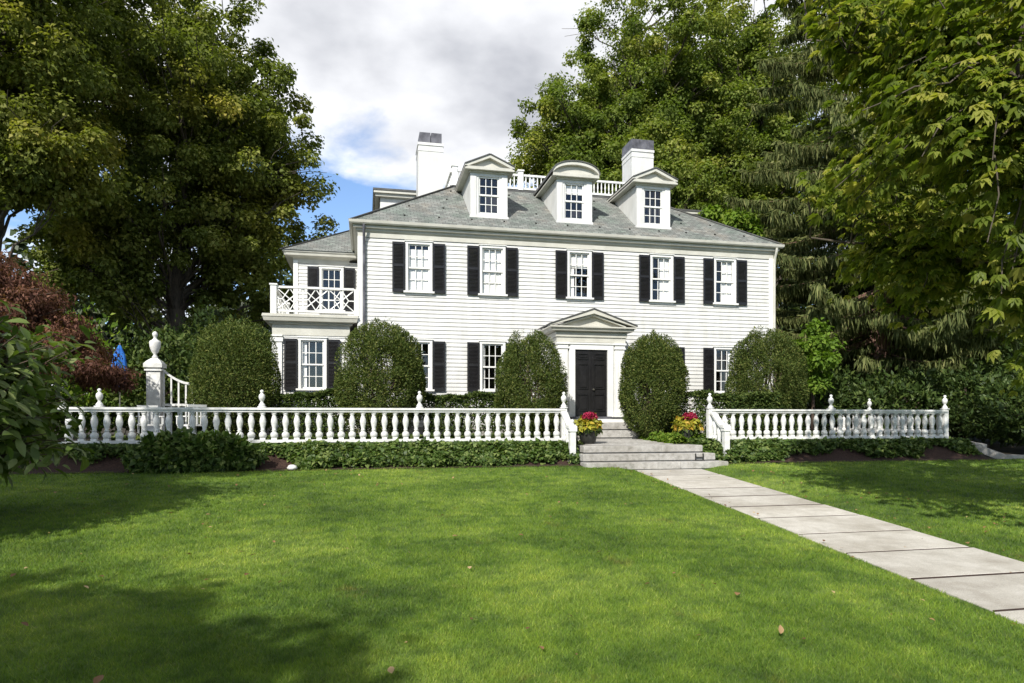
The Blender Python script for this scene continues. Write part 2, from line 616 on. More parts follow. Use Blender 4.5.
def path_left(y):
    return -0.62 + 0.113 * (y + 6.6)


PATH_W = 1.68


def path_z(y):
    return 0.385 + 0.036 * (y + 6.1)


def H(x, y):
    x, y = np.asarray(x, float), np.asarray(y, float)
    lawn = 0.5 + 0.042 * (np.maximum(y, -45) + 5.6)
    lawn = lawn + 0.02 * np.sin(x * 0.7 + 1) * np.sin(y * 0.5)
    far = sstep(9.7, 11.2, x)
    sh_ = 0.0
    bk = sstep(-5.5 - sh_, -4.8 - sh_, y) * (1 - far) + sstep(-4.5, 3, y) * far
    terr = 0.93 + 0.10 * sstep(-4.0, -2.4, y)
    h = lawn * (1 - bk) + terr * bk
    st = (1 - sstep(1.35, 1.75, np.abs(x + 0.03))) * (1 - sstep(-1.5, -1.2, y)) * sstep(-6.2, -5.6, y)
    h = h * (1 - st) + np.minimum(h, 0.36 + .52 * sstep(-5.0, -4.5, y)) * st
    l = path_left(y)
    dx = np.maximum(np.maximum(l - x, x - l - PATH_W), 0)
    k = (1 - sstep(0.0, 0.55, dx)) * (y < -5.0)
    ins = np.minimum(x - l, l + PATH_W - x)
    deep = sstep(0.06, 0.16, ins)
    return h * (1 - k) + np.minimum(h, path_z(y) + 0.008 - 0.07 * deep) * k


def grid(name, xs, ys, dz, mat, kind='structure', cut=None, smooth=True):
    X, Y = np.meshgrid(xs, ys)
    v = np.stack([X.ravel(), Y.ravel(), (H(X, Y) + dz).ravel()], 1)
    nx, ny = len(xs), len(ys)
    i = (np.arange(ny - 1)[:, None] * nx + np.arange(nx - 1)[None]).ravel()
    f = np.stack([i, i + 1, i + nx + 1, i + nx], 1)
    o = place(name, np_mesh(name, v, f, mat, smooth=smooth), None, (0, 0, 0))
    return tag(o, kind=kind)


far_a = np.array([-1500, -700, -350, -180, -100, -65])
xs = np.concatenate([far_a, np.arange(-45, 45.1, 0.5), -far_a[::-1]])
grid('ground', xs, xs, -0.06, M['soil'])
grid('lawn', np.arange(-26, 20.01, 0.13), np.arange(-30, -5.45, 0.15), 0.0, M['turf'])
grid('mulch_bed', np.arange(-15.5, 10.01, 0.1), np.arange(-5.85, -4.3, 0.07), 0.012, M['mulch'])
grid('terrace', np.arange(-20, 14.01, 0.5), np.arange(-4.3, 2, 0.4), 0.008, M['soil'])

# ------------------------------------------------------------------ house
HX, HY = 6.95, 10.0
house = thing('house', 'two storey white clapboard colonial house with black shutters and three dormers', 'house', (0, 0, 1.0))
ROW = 0.125


def siding(mb, x0, x1, z0, z1, holes, fn, t=0.023):
    """lapped clapboards; fn maps (along, out, z) to a point"""
    zs = set([z0, z1])
    k = z0
    while k < z1:
        zs.add(round(k, 4))
        k += ROW
    for h in holes:
        zs.add(h[2])
        zs.add(h[3])
    zs = sorted(z for z in zs if z0 <= z <= z1)
    for a, b_ in zip(zs, zs[1:]):
        if b_ - a < 1e-3:
            continue
        zm = (a + b_) / 2
        base = z0 + math.floor((zm - z0) / ROW) * ROW
        oa, ob = t * (1 - (a - base) / ROW), t * (1 - (b_ - base) / ROW)
        cuts = sorted((h[0], h[1]) for h in holes if h[2] <= zm <= h[3])
        x = x0
        for c0, c1 in cuts + [(x1, x1)]:
            p0 = x
            while c0 > p0 + 1e-4:
                p1 = min(c0, p0 + random.uniform(2.2, 4.2))
                if c0 - p1 < .5:
                    p1 = c0
                j = random.uniform(-.0015, .0025)
                n0 = len(mb.f)
                mb.quad(fn(p0, oa + j, a), fn(p1 - .002, oa + j, a), fn(p1 - .002, ob + j * .3, b_), fn(p0, ob + j * .3, b_))
                if abs(a - base) < 1e-3:
                    mb.quad(fn(p0, 0, a), fn(p1, 0, a), fn(p1 - .002, oa + j, a), fn(p0, oa + j, a))
                tn = random.random()
                for k in range(n0, len(mb.f)):
                    mb.uv[k] = tn
                p0 = p1
            x = max(x, c1)


WIN = [(-5.15, 5.47), (-2.85, 5.47), (0.0, 5.47), (2.85, 5.47), (5.15, 5.47), (-5.15, 2.46), (-2.85, 2.46), (2.85, 2.46), (5.15, 2.46)]
OW, OH = 0.335, 1.50
holes = [(x - OW, x + OW, z + 0.05, z + OH) for x, z in WIN] + [(-0.95, 0.95, 1.0, 3.9)]
wb = MB()
siding(wb, -HX, HX, 1.35, 7.26, holes, lambda s, o, z: (s, -o, z))
siding(wb, 0, HY, 1.35, 7.26, [], lambda s, o, z: (-HX - o, s, z))
siding(wb, 0, HY, 1.35, 7.26, [], lambda s, o, z: (HX + o, s, z))
wb.quad((-HX, HY, 1), (HX, HY, 1), (HX, HY, 7.4), (-HX, HY, 7.4))
wb.build('wall', M['white'], house)
fb = MB()
fb.box(-HX - 0.02, -1.1, -0.02, 0.25, 0.8, 1.34).box(1.1, HX + 0.02, -0.02, 0.25, 0.8, 1.34)
fb.build('foundation', M['granite'], house)
for sx in (-1, 1):
    x0, x1 = sorted((sx * (HX + 0.04), sx * (HX - 0.13)))
    MB().box(x0, x1, -0.05, 0.16, 1.35, 7.12).build('corner_board', M['trim'], house)

# cornice, gutter
ce = MB()
ce.ring([(0.0, 7.10), (0.035, 7.10), (0.035, 7.24), (0.09, 7.29), (0.09, 7.33), (0.17, 7.36), (0.18, 7.46), (0.21, 7.48), (0.21, 7.54), (0.0, 7.54)], -HX, HX, 0, HY)
ce.build('cornice', M['cornice'], house)
gu = MB()
gu.ring([(0.21, 7.45), (0.25, 7.44), (0.285, 7.48), (0.30, 7.55), (0.285, 7.56), (0.21, 7.545)], -HX, HX, 0, HY)
gu.build('gutter', M['cornice'], house)
for x in (-6.80, 6.98):
    dp = MB()
    dp.tube([(x, -0.25, 7.44), (x, -0.22, 7.30), (x, -0.13, 7.10), (x, -0.10, 6.9), (x, -0.10, 4.0), (x, -0.10, 1.15)], [0.042] * 6, 8)
    dp.build('downspout', M['lead'] if x < 0 else M['cornice'], house)


def roof_mesh(faces):
    """faces: list of (points, along vector); UV in metres along the eave and up the slope"""
    v, f, uv = [], [], []
    for pts, al in faces:
        i = len(v)
        al = Vector(al)
        pts = [Vector(p) for p in pts]
        nr = (pts[1] - pts[0]).cross(pts[2] - pts[0]).normalized()
        upv = nr.cross(al).normalized()
        v += [tuple(p) for p in pts]
        f.append(tuple(range(i, i + len(pts))))
        uv += [(p.dot(al), p.dot(upv)) for p in pts]
    return v, f, uv


def roof_build(name, faces, parent):
    v, f, uv = roof_mesh(faces)
    mb = MB()
    mb.v, mb.f = v, f
    o = mb.build(name, M['slate'], parent)
    lay = o.data.uv_layers.new(name='UVMap')
    for lp in o.data.loops:
        lay.data[lp.index].uv = uv[lp.vertex_index]
    return o


EX, EY0, EY1, EZ = HX + 0.25, -0.25, HY + 0.25, 7.555
DX, DY0, DY1 = 3.75, 3.10, 6.90
DZ = EZ + 0.695 * (DY0 - EY0)
A = [(-EX, EY0, EZ), (EX, EY0, EZ), (EX, EY1, EZ), (-EX, EY1, EZ)]
D = [(-DX, DY0, DZ), (DX, DY0, DZ), (DX, DY1, DZ), (-DX, DY1, DZ)]
roof_build('roof', [((A[0], A[1], D[1], D[0]), (1, 0, 0)), ((A[1], A[2], D[2], D[1]), (0, 1, 0)),
                    ((A[2], A[3], D[3], D[2]), (-1, 0, 0)), ((A[3], A[0], D[0], D[3]), (0, -1, 0)), (D, (1, 0, 0))], house)
hp = MB()
for k in range(4):
    hp.bar(Vector(A[k]) + Vector((0, 0, 0.012)), Vector(D[k]) + Vector((0, 0, 0.012)), 0.16, 0.035)
hp.ring([(0.0, DZ - 0.05), (0.06, DZ - 0.06), (0.06, DZ + 0.03), (0.0, DZ + 0.035)], -DX, DX, DY0, DY1)
hp.build('hip_flashing', M['hip'], house)


def roof_at(y):
    return EZ + 0.695 * (y - EY0)


sg = MB().box(-0.025, 0.025, -0.02, 0.03, 0.0, 0.03)
sgm = sg.mesh('snow_guard', M['iron'])
for row in range(4):
    y = EY0 + 0.5 + 0.78 * row
    half = 6.6 - 0.75 * row
    x = -half + (0.5 if row % 2 else 0)
    while x < half:
        blocked = any(abs(x - c) < 0.95 and y > 0.3 for c in (-2.87, 0.0, 2.8))
        if not blocked:
            o = place('snow_guard', sgm, house, (x + random.uniform(-.04, .04), y, roof_at(y) + 0.006))
            o.rotation_euler = (math.atan(0.695), 0, 0)
        x += 1.05

# rails on the deck
rr = MB()
for p, q in ((D[0], D[1]), (D[1], D[2]), (D[3], D[0])):
    p, q = Vector(p), Vector(q)
    d = (q - p).normalized()
    for z, h in ((0.10, 0.07), (0.585, 0.07)):
        rr.bar(p + d * .1 + Vector((0, 0, z)), q - d * .1 + Vector((0, 0, z)), 0.08, h)
rr.build('deck_rail', M['trim'], house)
pm = MB().box(-0.09, 0.09, -0.09, 0.09, 0, 0.68).box(-0.12, 0.12, -0.12, 0.12, 0.68, 0.73).mesh('deck_post', M['trim'])
for x, y in ((-DX + .1, DY0 + .0), (-1.24, DY0), (1.24, DY0), (DX - .1, DY0), (-DX + .1, DY1), (DX - .1, DY1)):
    place('deck_post', pm, house, (x, y, DZ + 0.03))
bm_ = MB().lathe([(0.026, 0), (0.026, 0.06), (0.018, 0.10), (0.03, 0.2), (0.018, 0.36), (0.026, 0.42)], n=6).mesh('deck_baluster', M['trim'])
x = -DX + 0.25
while x < DX - 0.15:
    place('deck_baluster', bm_, house, (x, DY0, DZ + 0.13))
    x += 0.145
y = DY0 + 0.25
while y < DY1:
    place('deck_baluster', bm_, house, (-DX + 0.02, y, DZ + 0.13))
    y += 0.29

# ---- windows and shutters (local: origin at the bottom centre of the opening, front is -y)
def window_meshes():
    out = {}
    c = MB()
    c.box(-0.41, -OW, -0.055, 0.06, 0.05, OH + 0.0).box(OW, 0.41, -0.055, 0.06, 0.05, OH)
    c.box(-0.41, 0.41, -0.055, 0.06, OH, OH + 0.075).box(-0.44, 0.44, -0.085, 0.05, OH + 0.075, OH + 0.10)
    out['window'] = c.mesh('window', M['trim'])
    out['sill'] = MB().box(-0.47, 0.47, -0.12, 0.06, -0.005, 0.05).box(-0.41, 0.41, -0.05, 0.0, -0.07, -0.005).mesh('sill', M['trim'])
    s = MB()
    z0, z1, zm = 0.05, OH, 0.05 + (OH - 0.05) / 2
    for a, b_, dy in ((zm - 0.02, z1, 0.0), (z0, zm + 0.02, 0.035)):
        s.box(-OW, -OW + 0.045, dy, dy + 0.03, a, b_).box(OW - 0.045, OW, dy, dy + 0.03, a, b_)
        s.box(-OW + 0.045, OW - 0.045, dy, dy + 0.03, a, a + 0.045).box(-OW + 0.045, OW - 0.045, dy, dy + 0.03, b_ - 0.045, b_)
        wi = 2 * OW - 0.09
        for k in (1, 2):
            xx = -OW + 0.045 + wi * k / 3
            s.box(xx - 0.011, xx + 0.011, dy + 0.003, dy + 0.027, a + 0.045, b_ - 0.045)
        zc = (a + b_) / 2
        s.box(-OW + 0.045, OW - 0.045, dy + 0.005, dy + 0.025, zc - 0.011, zc + 0.011)
    out['sash'] = s.mesh('sash', M['trim'])
    out['pane'] = MB().quad((-OW + .02, 0.052, 0.06), (OW - .02, 0.052, 0.06), (OW - .02, 0.052, OH - .01), (-OW + .02, 0.052, OH - .01)).mesh('pane', M['glass'])
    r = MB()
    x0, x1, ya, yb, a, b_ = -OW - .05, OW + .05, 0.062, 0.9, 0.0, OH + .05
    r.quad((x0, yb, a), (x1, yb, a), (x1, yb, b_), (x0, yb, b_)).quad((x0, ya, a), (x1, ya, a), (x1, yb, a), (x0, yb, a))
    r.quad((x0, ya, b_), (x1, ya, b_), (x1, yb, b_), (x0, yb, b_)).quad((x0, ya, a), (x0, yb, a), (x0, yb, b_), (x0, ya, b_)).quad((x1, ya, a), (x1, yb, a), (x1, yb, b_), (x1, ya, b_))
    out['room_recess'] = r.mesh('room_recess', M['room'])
    return out


WM = window_meshes()


def curtain(x0, x1, z0, z1):
    n = max(6, int((x1 - x0) * 60))
    mb = MB()
    pts = [(x0 + (x1 - x0) * i / n, 0.085 + 0.0035 * math.sin(i * 1.3) + 0.004 * math.sin(i * 0.47)) for i in range(n + 1)]
    for (xa, ya), (xb, yb) in zip(pts, pts[1:]):
        mb.quad((xa, ya, z0), (xb, yb, z0), (xb, yb, z1), (xa, ya, z1))
    return mb.mesh('curtain', M['curtain'], smooth=True)


sh = MB()
SW, SH = 0.385, 1.53
for a, b_ in ((-SW / 2, -SW / 2 + 0.05), (SW / 2 - 0.05, SW / 2)):
    sh.box(a, b_, -0.035, 0, 0, SH)
for a, b_ in ((0, 0.10), (0.78, 0.86), (SH - 0.075, SH)):
    sh.box(-SW / 2 + 0.05, SW / 2 - 0.05, -0.035, 0, a, b_)
for a, b_ in ((0.10, 0.78), (0.86, SH - 0.075)):
    z = a + 0.02
    while z < b_ - 0.02:
        sh.prism([(-SW / 2 + .05, -0.03, z), (-SW / 2 + .05, -0.003, z + 0.03), (-SW / 2 + .05, -0.003, z + 0.022), (-SW / 2 + .05, -0.03, z - 0.008)], (SW - 0.1, 0, 0))
        z += 0.042
SHM = sh.mesh('shutter', M['black'])

CUR = {0: [(-.30, .30, .06, 1.36)], 1: [(-.31, .31, .06, 1.47)], 2: [(-.31, .31, 1.02, 1.47), (-.31, -.14, .06, 1.0)], 3: [(-.02, .31, .06, 1.47)],
       4: [(-.06, .31, .06, 1.47)], 6: [(-.31, -.22, .06, 1.47)], 8: [(.18, .31, .06, 1.47)]}
for i, (x, z) in enumerate(WIN):
    w = place('window', WM['window'], house, (x, 0, z))
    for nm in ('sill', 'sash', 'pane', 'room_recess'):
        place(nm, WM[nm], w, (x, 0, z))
    for c in CUR.get(i, []):
        place('curtain', curtain(*c), w, (x, 0, z))
    for sx in (-1, 1):
        place('shutter', SHM, house, (x + sx * 0.615, -0.05, z + 0.005))

# ---- dormers
def dormer(cx, arched):
    y0, zb, zt, hw = 0.50, roof_at(0.5), 9.50, 0.605
    yb = (zt - EZ) / 0.695 + EY0
    d = MB()
    # front frame round the window
    ww, wz0, wz1 = 0.335, zb + 0.13, 9.40
    d.box(cx - hw, cx - ww, y0, y0 + 0.12, zb - 0.05, zt).box(cx + ww, cx + hw, y0, y0 + 0.12, zb - 0.05, zt)
    d.box(cx - ww, cx + ww, y0, y0 + 0.12, zb - 0.05, wz0).box(cx - ww, cx + ww, y0, y0 + 0.12, wz1, zt)
    for sx in (-1, 1):
        d.box(*sorted((cx + sx * (hw - 0.19), cx + sx * (hw + 0.0))), y0 - 0.025, y0 - 0.002, zb + 0.02, 9.42)
        xx = cx + sx * hw
        d.prism([(xx, y0 + 0.121, zb - 0.03), (xx, y0 + 0.121, zt), (xx, yb + 0.1, zt + 0.05), (xx, yb, zt - 0.06)], (-sx * 0.05, 0, 0))
    d.box(cx - hw - 0.03, cx + hw + 0.03, y0 - 0.06, y0 + 0.05, zb - 0.03, zb + 0.045)
    dm = d.build('dormer', M['white'], house, loc=(cx, y0, zb))
    s = MB()
    zm = (wz0 + wz1) / 2
    for a, b_, dy in ((zm - 0.02, wz1, 0.04), (wz0, zm + 0.02, 0.065)):
        ya, yb2 = y0 + dy, y0 + dy + 0.025
        s.box(cx - ww, cx - ww + .05, ya, yb2, a, b_).box(cx + ww - .05, cx + ww, ya, yb2, a, b_)
        s.box(cx - ww + .05, cx + ww - .05, ya, yb2, a, a + .05).box(cx - ww + .05, cx + ww - .05, ya, yb2, b_ - .05, b_)
        for k in (1, 2):
            xx = cx - ww + .05 + (2 * ww - .1) * k / 3
            s.box(xx - .011, xx + .011, ya + .002, yb2 - .002, a + .05, b_ - .05)
        zc = (a + b_) / 2
        s.box(cx - ww + .05, cx + ww - .05, ya + .004, yb2 - .004, zc - .011, zc + .011)
    s.build('sash', M['trim'], dm)
    MB().quad((cx - ww, y0 + .085, wz0), (cx + ww, y0 + .085, wz0), (cx + ww, y0 + .085, wz1), (cx - ww, y0 + .085, wz1)).build('pane', M['glass'], dm)
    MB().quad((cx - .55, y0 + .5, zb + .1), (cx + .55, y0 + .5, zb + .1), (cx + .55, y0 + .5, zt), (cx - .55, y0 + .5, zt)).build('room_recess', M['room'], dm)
    if arched:
        MB().box(cx - ww + .02, cx + ww - .02, y0 + .12, y0 + .15, zm + .25, wz1).build('blind', M['curtain'], dm)
    # cornice, pediment and roof
    ow, yf = 0.80, y0 - 0.20
    zc0, zc1 = zt + 0.045, zt + 0.14
    p = MB()
    p.box(cx - hw - .05, cx + hw + .05, y0 - .07, y0 + .1, zt, zc0)
    p.box(cx - ow, cx + ow, yf, y0 + .1, zc0, zc1)
    n = 18
    if arched:
        top = [(cx - ow * math.cos(math.pi * k / n), zc1 + 0.40 * math.sin(math.pi * k / n) ** 0.9) for k in range(n + 1)]
    else:
        top = [(cx - ow, zc1 + 0.05), (cx, zc1 + 0.40), (cx + ow, zc1 + 0.05)]
    th = 0.10
    # tympanum
    p.prism([(cx - ow + .06, y0 - 0.06, zc1)] + [(xx, y0 - 0.06, zz_ - 0.02) for xx, zz_ in top] + [(cx + ow - .06, y0 - 0.06, zc1)], (0, 0.12, 0))
    for (xa, za), (xb, zb_) in zip(top, top[1:]):
        p.prism([(xa, yf, za - th), (xb, yf, zb_ - th), (xb, yf, zb_), (xa, yf, za)], (0, 0.14, 0))
    # side soffits running back to the roof
    for sx in (-1, 1):
        xa, xb = sorted((cx + sx * (hw - .02), cx + sx * ow))
        p.prism([(xa, y0 + .101, zc0), (xb, y0 + .101, zc0), (xb, y0 + .101, zc1), (xa, y0 + .101, zc1)], (0, 2.35, 0))
        xa, xb = sorted((cx + sx * (ow - .05), cx + sx * (ow + 0.0)))
        p.prism([(xa, yf + .141, zc1 - 0.06), (xb, yf + .141, zc1 - 0.06), (xb, yf + .141, top[0][1]), (xa, yf + .141, top[0][1])], (0, 2.55, 0))
    p.build('pediment', M['cornice'], dm)
    r = MB()
    for (xa, za), (xb, zb_) in zip(top, top[1:]):
        nx, nz = -(zb_ - za), (xb - xa)
        l = math.hypot(nx, nz)
        nx, nz = nx / l * 0.035, nz / l * 0.035
        r.prism([(xa, yf - .03, za + .002), (xb, yf - .03, zb_ + .002), (xb + nx, yf - .03, zb_ + nz), (xa + nx, yf - .03, za + nz)], (0, 3.0, 0))
    r.build('dormer_roof', M['hip'], dm)


dormer(-2.87, False)
dormer(0.0, True)
dormer(2.79, False)

# ---- chimneys
for x0, x1, zt, capstyle in ((-4.80, -3.86, 12.50, 0), (3.80, 4.74, 12.96, 1)):
    c = MB().box(x0, x1, 4.9, 5.95, 8.6, zt - 0.50)
    c.box(x0 - .015, x1 + .015, 4.885, 5.965, zt - 0.72, zt - 0.62).box(x0 - .025, x1 + .025, 4.87, 5.98, zt - .50, zt - .40)
    ch = c.build('chimney', M['white'], house, loc=(x0, 4.9, 8.6))
    q = MB()
    if capstyle:
        q.box(x0 - .01, x1 + .01, 4.89, 5.96, zt - .40, zt)
        for k in (0.35, 0.68):
            q.box(x0 + (x1 - x0) * k - .012, x0 + (x1 - x0) * k + .012, 4.87, 4.89, zt - .40, zt)
    else:
        q.box(x0 + .05, x0 + .46, 4.93, 5.92, zt - .40, zt).box(x0 + .49, x1 - .05, 4.93, 5.92, zt - .40, zt)
    q.build('chimney_cap', M['lead'], ch)

# ---- rear block whose cornice shows beside the chimneys
rb = MB().box(-6.15, 8.8, 8.2, 13, 7.0, 10.95)
rb.build('rear_wing', M['white'], house)
rc = MB().box(-6.35, 9.1, 8.0, 13.2, 10.95, 11.07).box(-6.42, 9.2, 7.9, 13.3, 11.07, 11.17)
rc.build('rear_cornice', M['cornice'], house)
MB().box(-6.45, 9.23, 7.87, 13.33, 11.17, 11.25).build('rear_roof', M['hip'], house)

# ---- side wing with balcony
WX0, WX1, WY = -9.42, -6.95, 0.16
wg = MB()
wx, wz = -8.31, 2.46
siding(wg, WX0, WX1, 1.30, 4.12, [(wx - OW, wx + OW, wz + .05, wz + OH)], lambda s, o, z: (s, WY - o, z))
siding(wg, WY, 7.5, 1.30, 4.12, [], lambda s, o, z: (WX0 - o, s, z))
UX0, UY = -9.17, 3.6
uwx, uwz = -7.92, 5.36
siding(wg, UX0, WX1, 4.68, 7.10, [(uwx - OW, uwx + OW, uwz + .05, uwz + OH)], lambda s, o, z: (s, UY - o, z))
siding(wg, UY, 7.5, 4.68, 7.10, [], lambda s, o, z: (UX0 - o, s, z))
wg.build('wing_wall', M['white'], house)
for x, y, z in ((wx, WY, wz), (uwx, UY, uwz)):
    w = place('window', WM['window'], house, (x, y, z))
    for nm in ('sill', 'sash', 'pane', 'room_recess'):
        place(nm, WM[nm], w, (x, y, z))
    if y < 1:
        place('curtain', curtain(-.31, -.17, .06, 1.47), w, (x, y, z))
    for sx in (-1, 1):
        place('shutter', SHM, house, (x + sx * 0.615, y - .05, z + .005))
ct = MB()
ct.ring([(0.0, 4.10), (0.04, 4.10), (0.04, 4.40), (0.12, 4.44), (0.12, 4.48), (0.25, 4.50), (0.28, 4.60), (0.30, 4.62), (0.30, 4.66), (0.0, 4.66)], WX0, WX1 - .31, WY, 7.5)
ct.build('wing_cornice', M['cornice'], house)
MB().box(WX0 - .29, WX1 - .02, WY - .29, UY + .0, 4.663, 4.70).build('balcony_floor', M['cornice'], house)
pl = MB()
pl.box(WX0 - .05, WX0 + .24, WY - .07, WY + .2, 1.3, 3.96).box(WX0 - .08, WX0 + .27, WY - .10, WY + .2, 3.90, 4.02).box(WX0 - .065, WX0 + .255, WY - .085, WY + .2, 4.06, 4.098)
pl.build('pilaster', M['trim'], house)
cb = MB().box(UX0 - .03, UX0 + .12, UY - .045, UY + .1, 4.7, 7.1)
cb.build('corner_board', M['trim'], house)
ue = MB()
ue.ring([(0.0, 7.02), (0.035, 7.02), (0.035, 7.16), (0.09, 7.20), (0.30, 7.23), (0.32, 7.32), (0.36, 7.34), (0.36, 7.38), (0.0, 7.38)], UX0, WX1 - .40, UY, 9.0)
ue.build('wing_eave', M['cornice'], house)
a0, a1, a2, a3 = (UX0 - .4, UY - .4, 7.39), (WX1 + .02, UY - .4, 7.39), (WX1 + .02, 9.4, 7.39), (UX0 - .4, 9.4, 7.39)
t0, t1 = (WX1 + .02, UY - .4 + 2.5, 8.95), (WX1 + .02, 6.9, 8.95)
roof_build('wing_roof', [((a0, a1, t0), (1, 0, 0)), ((a3, a0, t0, t1), (0, -1, 0)), ((a2, a3, t1), (-1, 0, 0))], house)
MB().bar(Vector(a0) + Vector((0, 0, .01)), Vector(t0) + Vector((0, 0, .01)), 0.14, 0.03).build('hip_flashing', M['hip'], house)
# balcony rail in a fretwork pattern
br_ = MB()
BX0, BX1, BY, BZ = WX0 + .02, WX1 - .03, WY - .16, 4.70
for x, y in ((BX0, BY), (BX0, UY - .2)):
    br_.box(x - .085, x + .085, y - .085, y + .085, BZ, BZ + .84).box(x - .11, x + .11, y - .11, y + .11, BZ + .84, BZ + .885)
br_.box(BX1 - .11, BX1 + .03, BY - .07, BY + .07, BZ, BZ + .80)


def fret(p, q):
    p, q = Vector(p), Vector(q)
    e = q - p
    br_.bar(p + Vector((0, 0, .80)), q + Vector((0, 0, .80)), .10, .06)
    br_.bar(p + Vector((0, 0, .10)), q + Vector((0, 0, .10)), .06, .06)
    lo, hi, md = .13, .77, .45
    k = 3
    for j in range(k):
        a, b_ = p + e * (j / k), p + e * ((j + 1) / k)
        m_ = (a + b_) / 2
        V = lambda v, z: v + Vector((0, 0, z))
        for s0, s1 in ((V(a, lo), V(b_, hi)), (V(a, hi), V(b_, lo)), (V(a, md), V(a.lerp(b_, .25), md)), (V(a.lerp(b_, .75), md), V(b_, md)),
                       (V(m_, hi), V(a.lerp(b_, .78), md)), (V(m_, hi), V(a.lerp(b_, .22), md)), (V(m_, lo), V(a.lerp(b_, .22), md)), (V(m_, lo), V(a.lerp(b_, .78), md))):
            br_.bar(s0, s1, .024, .026, up=(0.3, 0.2, 1))
        if j:
            br_.bar(V(a, .1), V(a, .8), .035, .035, up=(1, 0.1, 0))


fret((BX0 + .085, BY, BZ), (BX1 - .11, BY, BZ))
fret((BX0, BY + .085, BZ), (BX0, UY - .3, BZ))
br_.build('balcony_railing', M['trim'], house)

# ---- entrance porch
PY = -1.2
po = MB()
po.box(-1.03, -0.56, PY + .0, -0.0, 1.66, 3.86).box(0.56, 1.03, PY, -0.0, 1.66, 3.86)
po.box(-1.03, 1.03, PY, -0.0, 3.86, 4.24)
po.build('porch', M['white'], house)
pt = MB()
pt.box(-.71, -.52, PY - .05, PY + .02, 1.66, 3.72).box(.52, .71, PY - .05, PY + .02, 1.66, 3.72).box(-.71, .71, PY - .05, PY + .02, 3.72, 3.88)
pt.box(-.75, .75, PY - .08, PY - .0, 3.88, 3.925)
pt.build('door_surround', M['trim'], house)
for sx in (-1, 1):
    q = MB()
    xa, xb = sorted((sx * .76, sx * 1.06))
    q.box(xa, xb, PY - .06, PY + .1, 1.82, 3.74).box(xa - .04, xb + .04, PY - .10, PY + .1, 1.66, 1.82)
    q.box(xa - .03, xb + .03, PY - .09, PY + .1, 3.74, 3.79).box(xa - .015, xb + .015, PY - .075, PY + .1, 3.79, 3.87).box(xa - .05, xb + .05, PY - .11, PY + .1, 3.87, 3.93)
    for k in range(3):
        xx = xa + .06 + k * .07
        q.box(xx, xx + .04, PY - .072, PY - .06, 1.95, 3.62)
    q.build('pilaster', M['trim'], house)
pe = MB()
ZC = 4.24
pe.ring([(0.0, 3.94), (0.05, 3.94), (0.05, 4.08), (0.09, 4.10), (0.09, ZC), (0.0, ZC)], -1.05, 1.05, PY, 0.3)
pe.ring([(0.0, ZC), (0.22, ZC + .03), (0.25, ZC + .10), (0.30, ZC + .12), (0.30, ZC + .16), (0.0, ZC + .16)], -1.07, 1.07, PY, 0.35)
AP = ZC + .16 + .48
pe.prism([(-1.2, PY - .08, ZC + .16), (1.2, PY - .08, ZC + .16), (0, PY - .08, AP - .05)], (0, 1.1, 0))
for sx in (-1, 1):
    for off, th_, yo in ((0.0, .12, -.30), (-.12, .06, -.22)):
        a, b_ = (sx * 1.37, ZC + .16 + off), (0, AP + .03 + off)
        if off:
            a = (sx * 1.05, ZC + .16)
            b_ = (0, AP + .03 + off)
        pe.prism([(a[0], PY + yo, a[1]), (b_[0], PY + yo, b_[1] - th_), (b_[0], PY + yo, b_[1]), (a[0], PY + yo, a[1] + .035)], (0, .28, 0))
    for k in range(14):      # small blocks under the rake
        t = (k + .8) / 15
        xx, zc = sx * 1.1 * (1 - t), ZC + .16 + (AP - .16 - ZC - .16) * t
        pe.box(xx - .025, xx + .025, PY - .16, PY - .08, zc - .01, zc + .045)
pe.build('pediment', M['cornice'], house)
pr = MB()
for sx in (-1, 1):
    pr.prism([(sx * 1.40, PY - .32, ZC + .185), (0, PY - .32, AP + .035), (0, PY - .32, AP + .075), (sx * 1.40, PY - .32, ZC + .225)], (0, 1.45, 0))
pr.build('porch_roof', M['hip'], house)
dr = MB()
for sx in (-1, 1):
    xa, xb = sorted((sx * .004, sx * .51))
    dr.box(xa, xb, PY - .0, PY + .05, 1.68, 3.70)
    for a, b_ in ((1.84, 2.36), (2.52, 3.28), (3.42, 3.60)):
        xi, xo = sorted((sx * .09, sx * .43))
        dr.box(xi, xo, PY - .026, PY + .0, a, a + .02).box(xi, xo, PY - .026, PY, b_ - .02, b_)
        dr.box(xi, xi + .02, PY - .026, PY, a + .02, b_ - .02).box(xo - .02, xo, PY - .026, PY, a + .02, b_ - .02)
        dr.box(xi + .06, xo - .06, PY - .020, PY - .001, a + .06, b_ - .06)
door = dr.build('door', M['black'], house)
MB().lathe([(0.012, 0), (0.03, .01), (0.036, .03), (0.02, .055)], n=10).tube([(0, 0, -.11), (0, -.0, -.02)], [.014, .014], 6).build('door_handle', M['metal'], door, loc=(0, 0, 0))
hd = bpy.data.objects['door_handle']
hd.rotation_euler = (R(90), 0, 0)
hd.location = Vector((0.07, PY - .015, 2.50)) - W[door.name]
MB().box(-.62, .62, PY - .16, PY + .06, 1.60, 1.675).build('threshold', M['lead'], house)

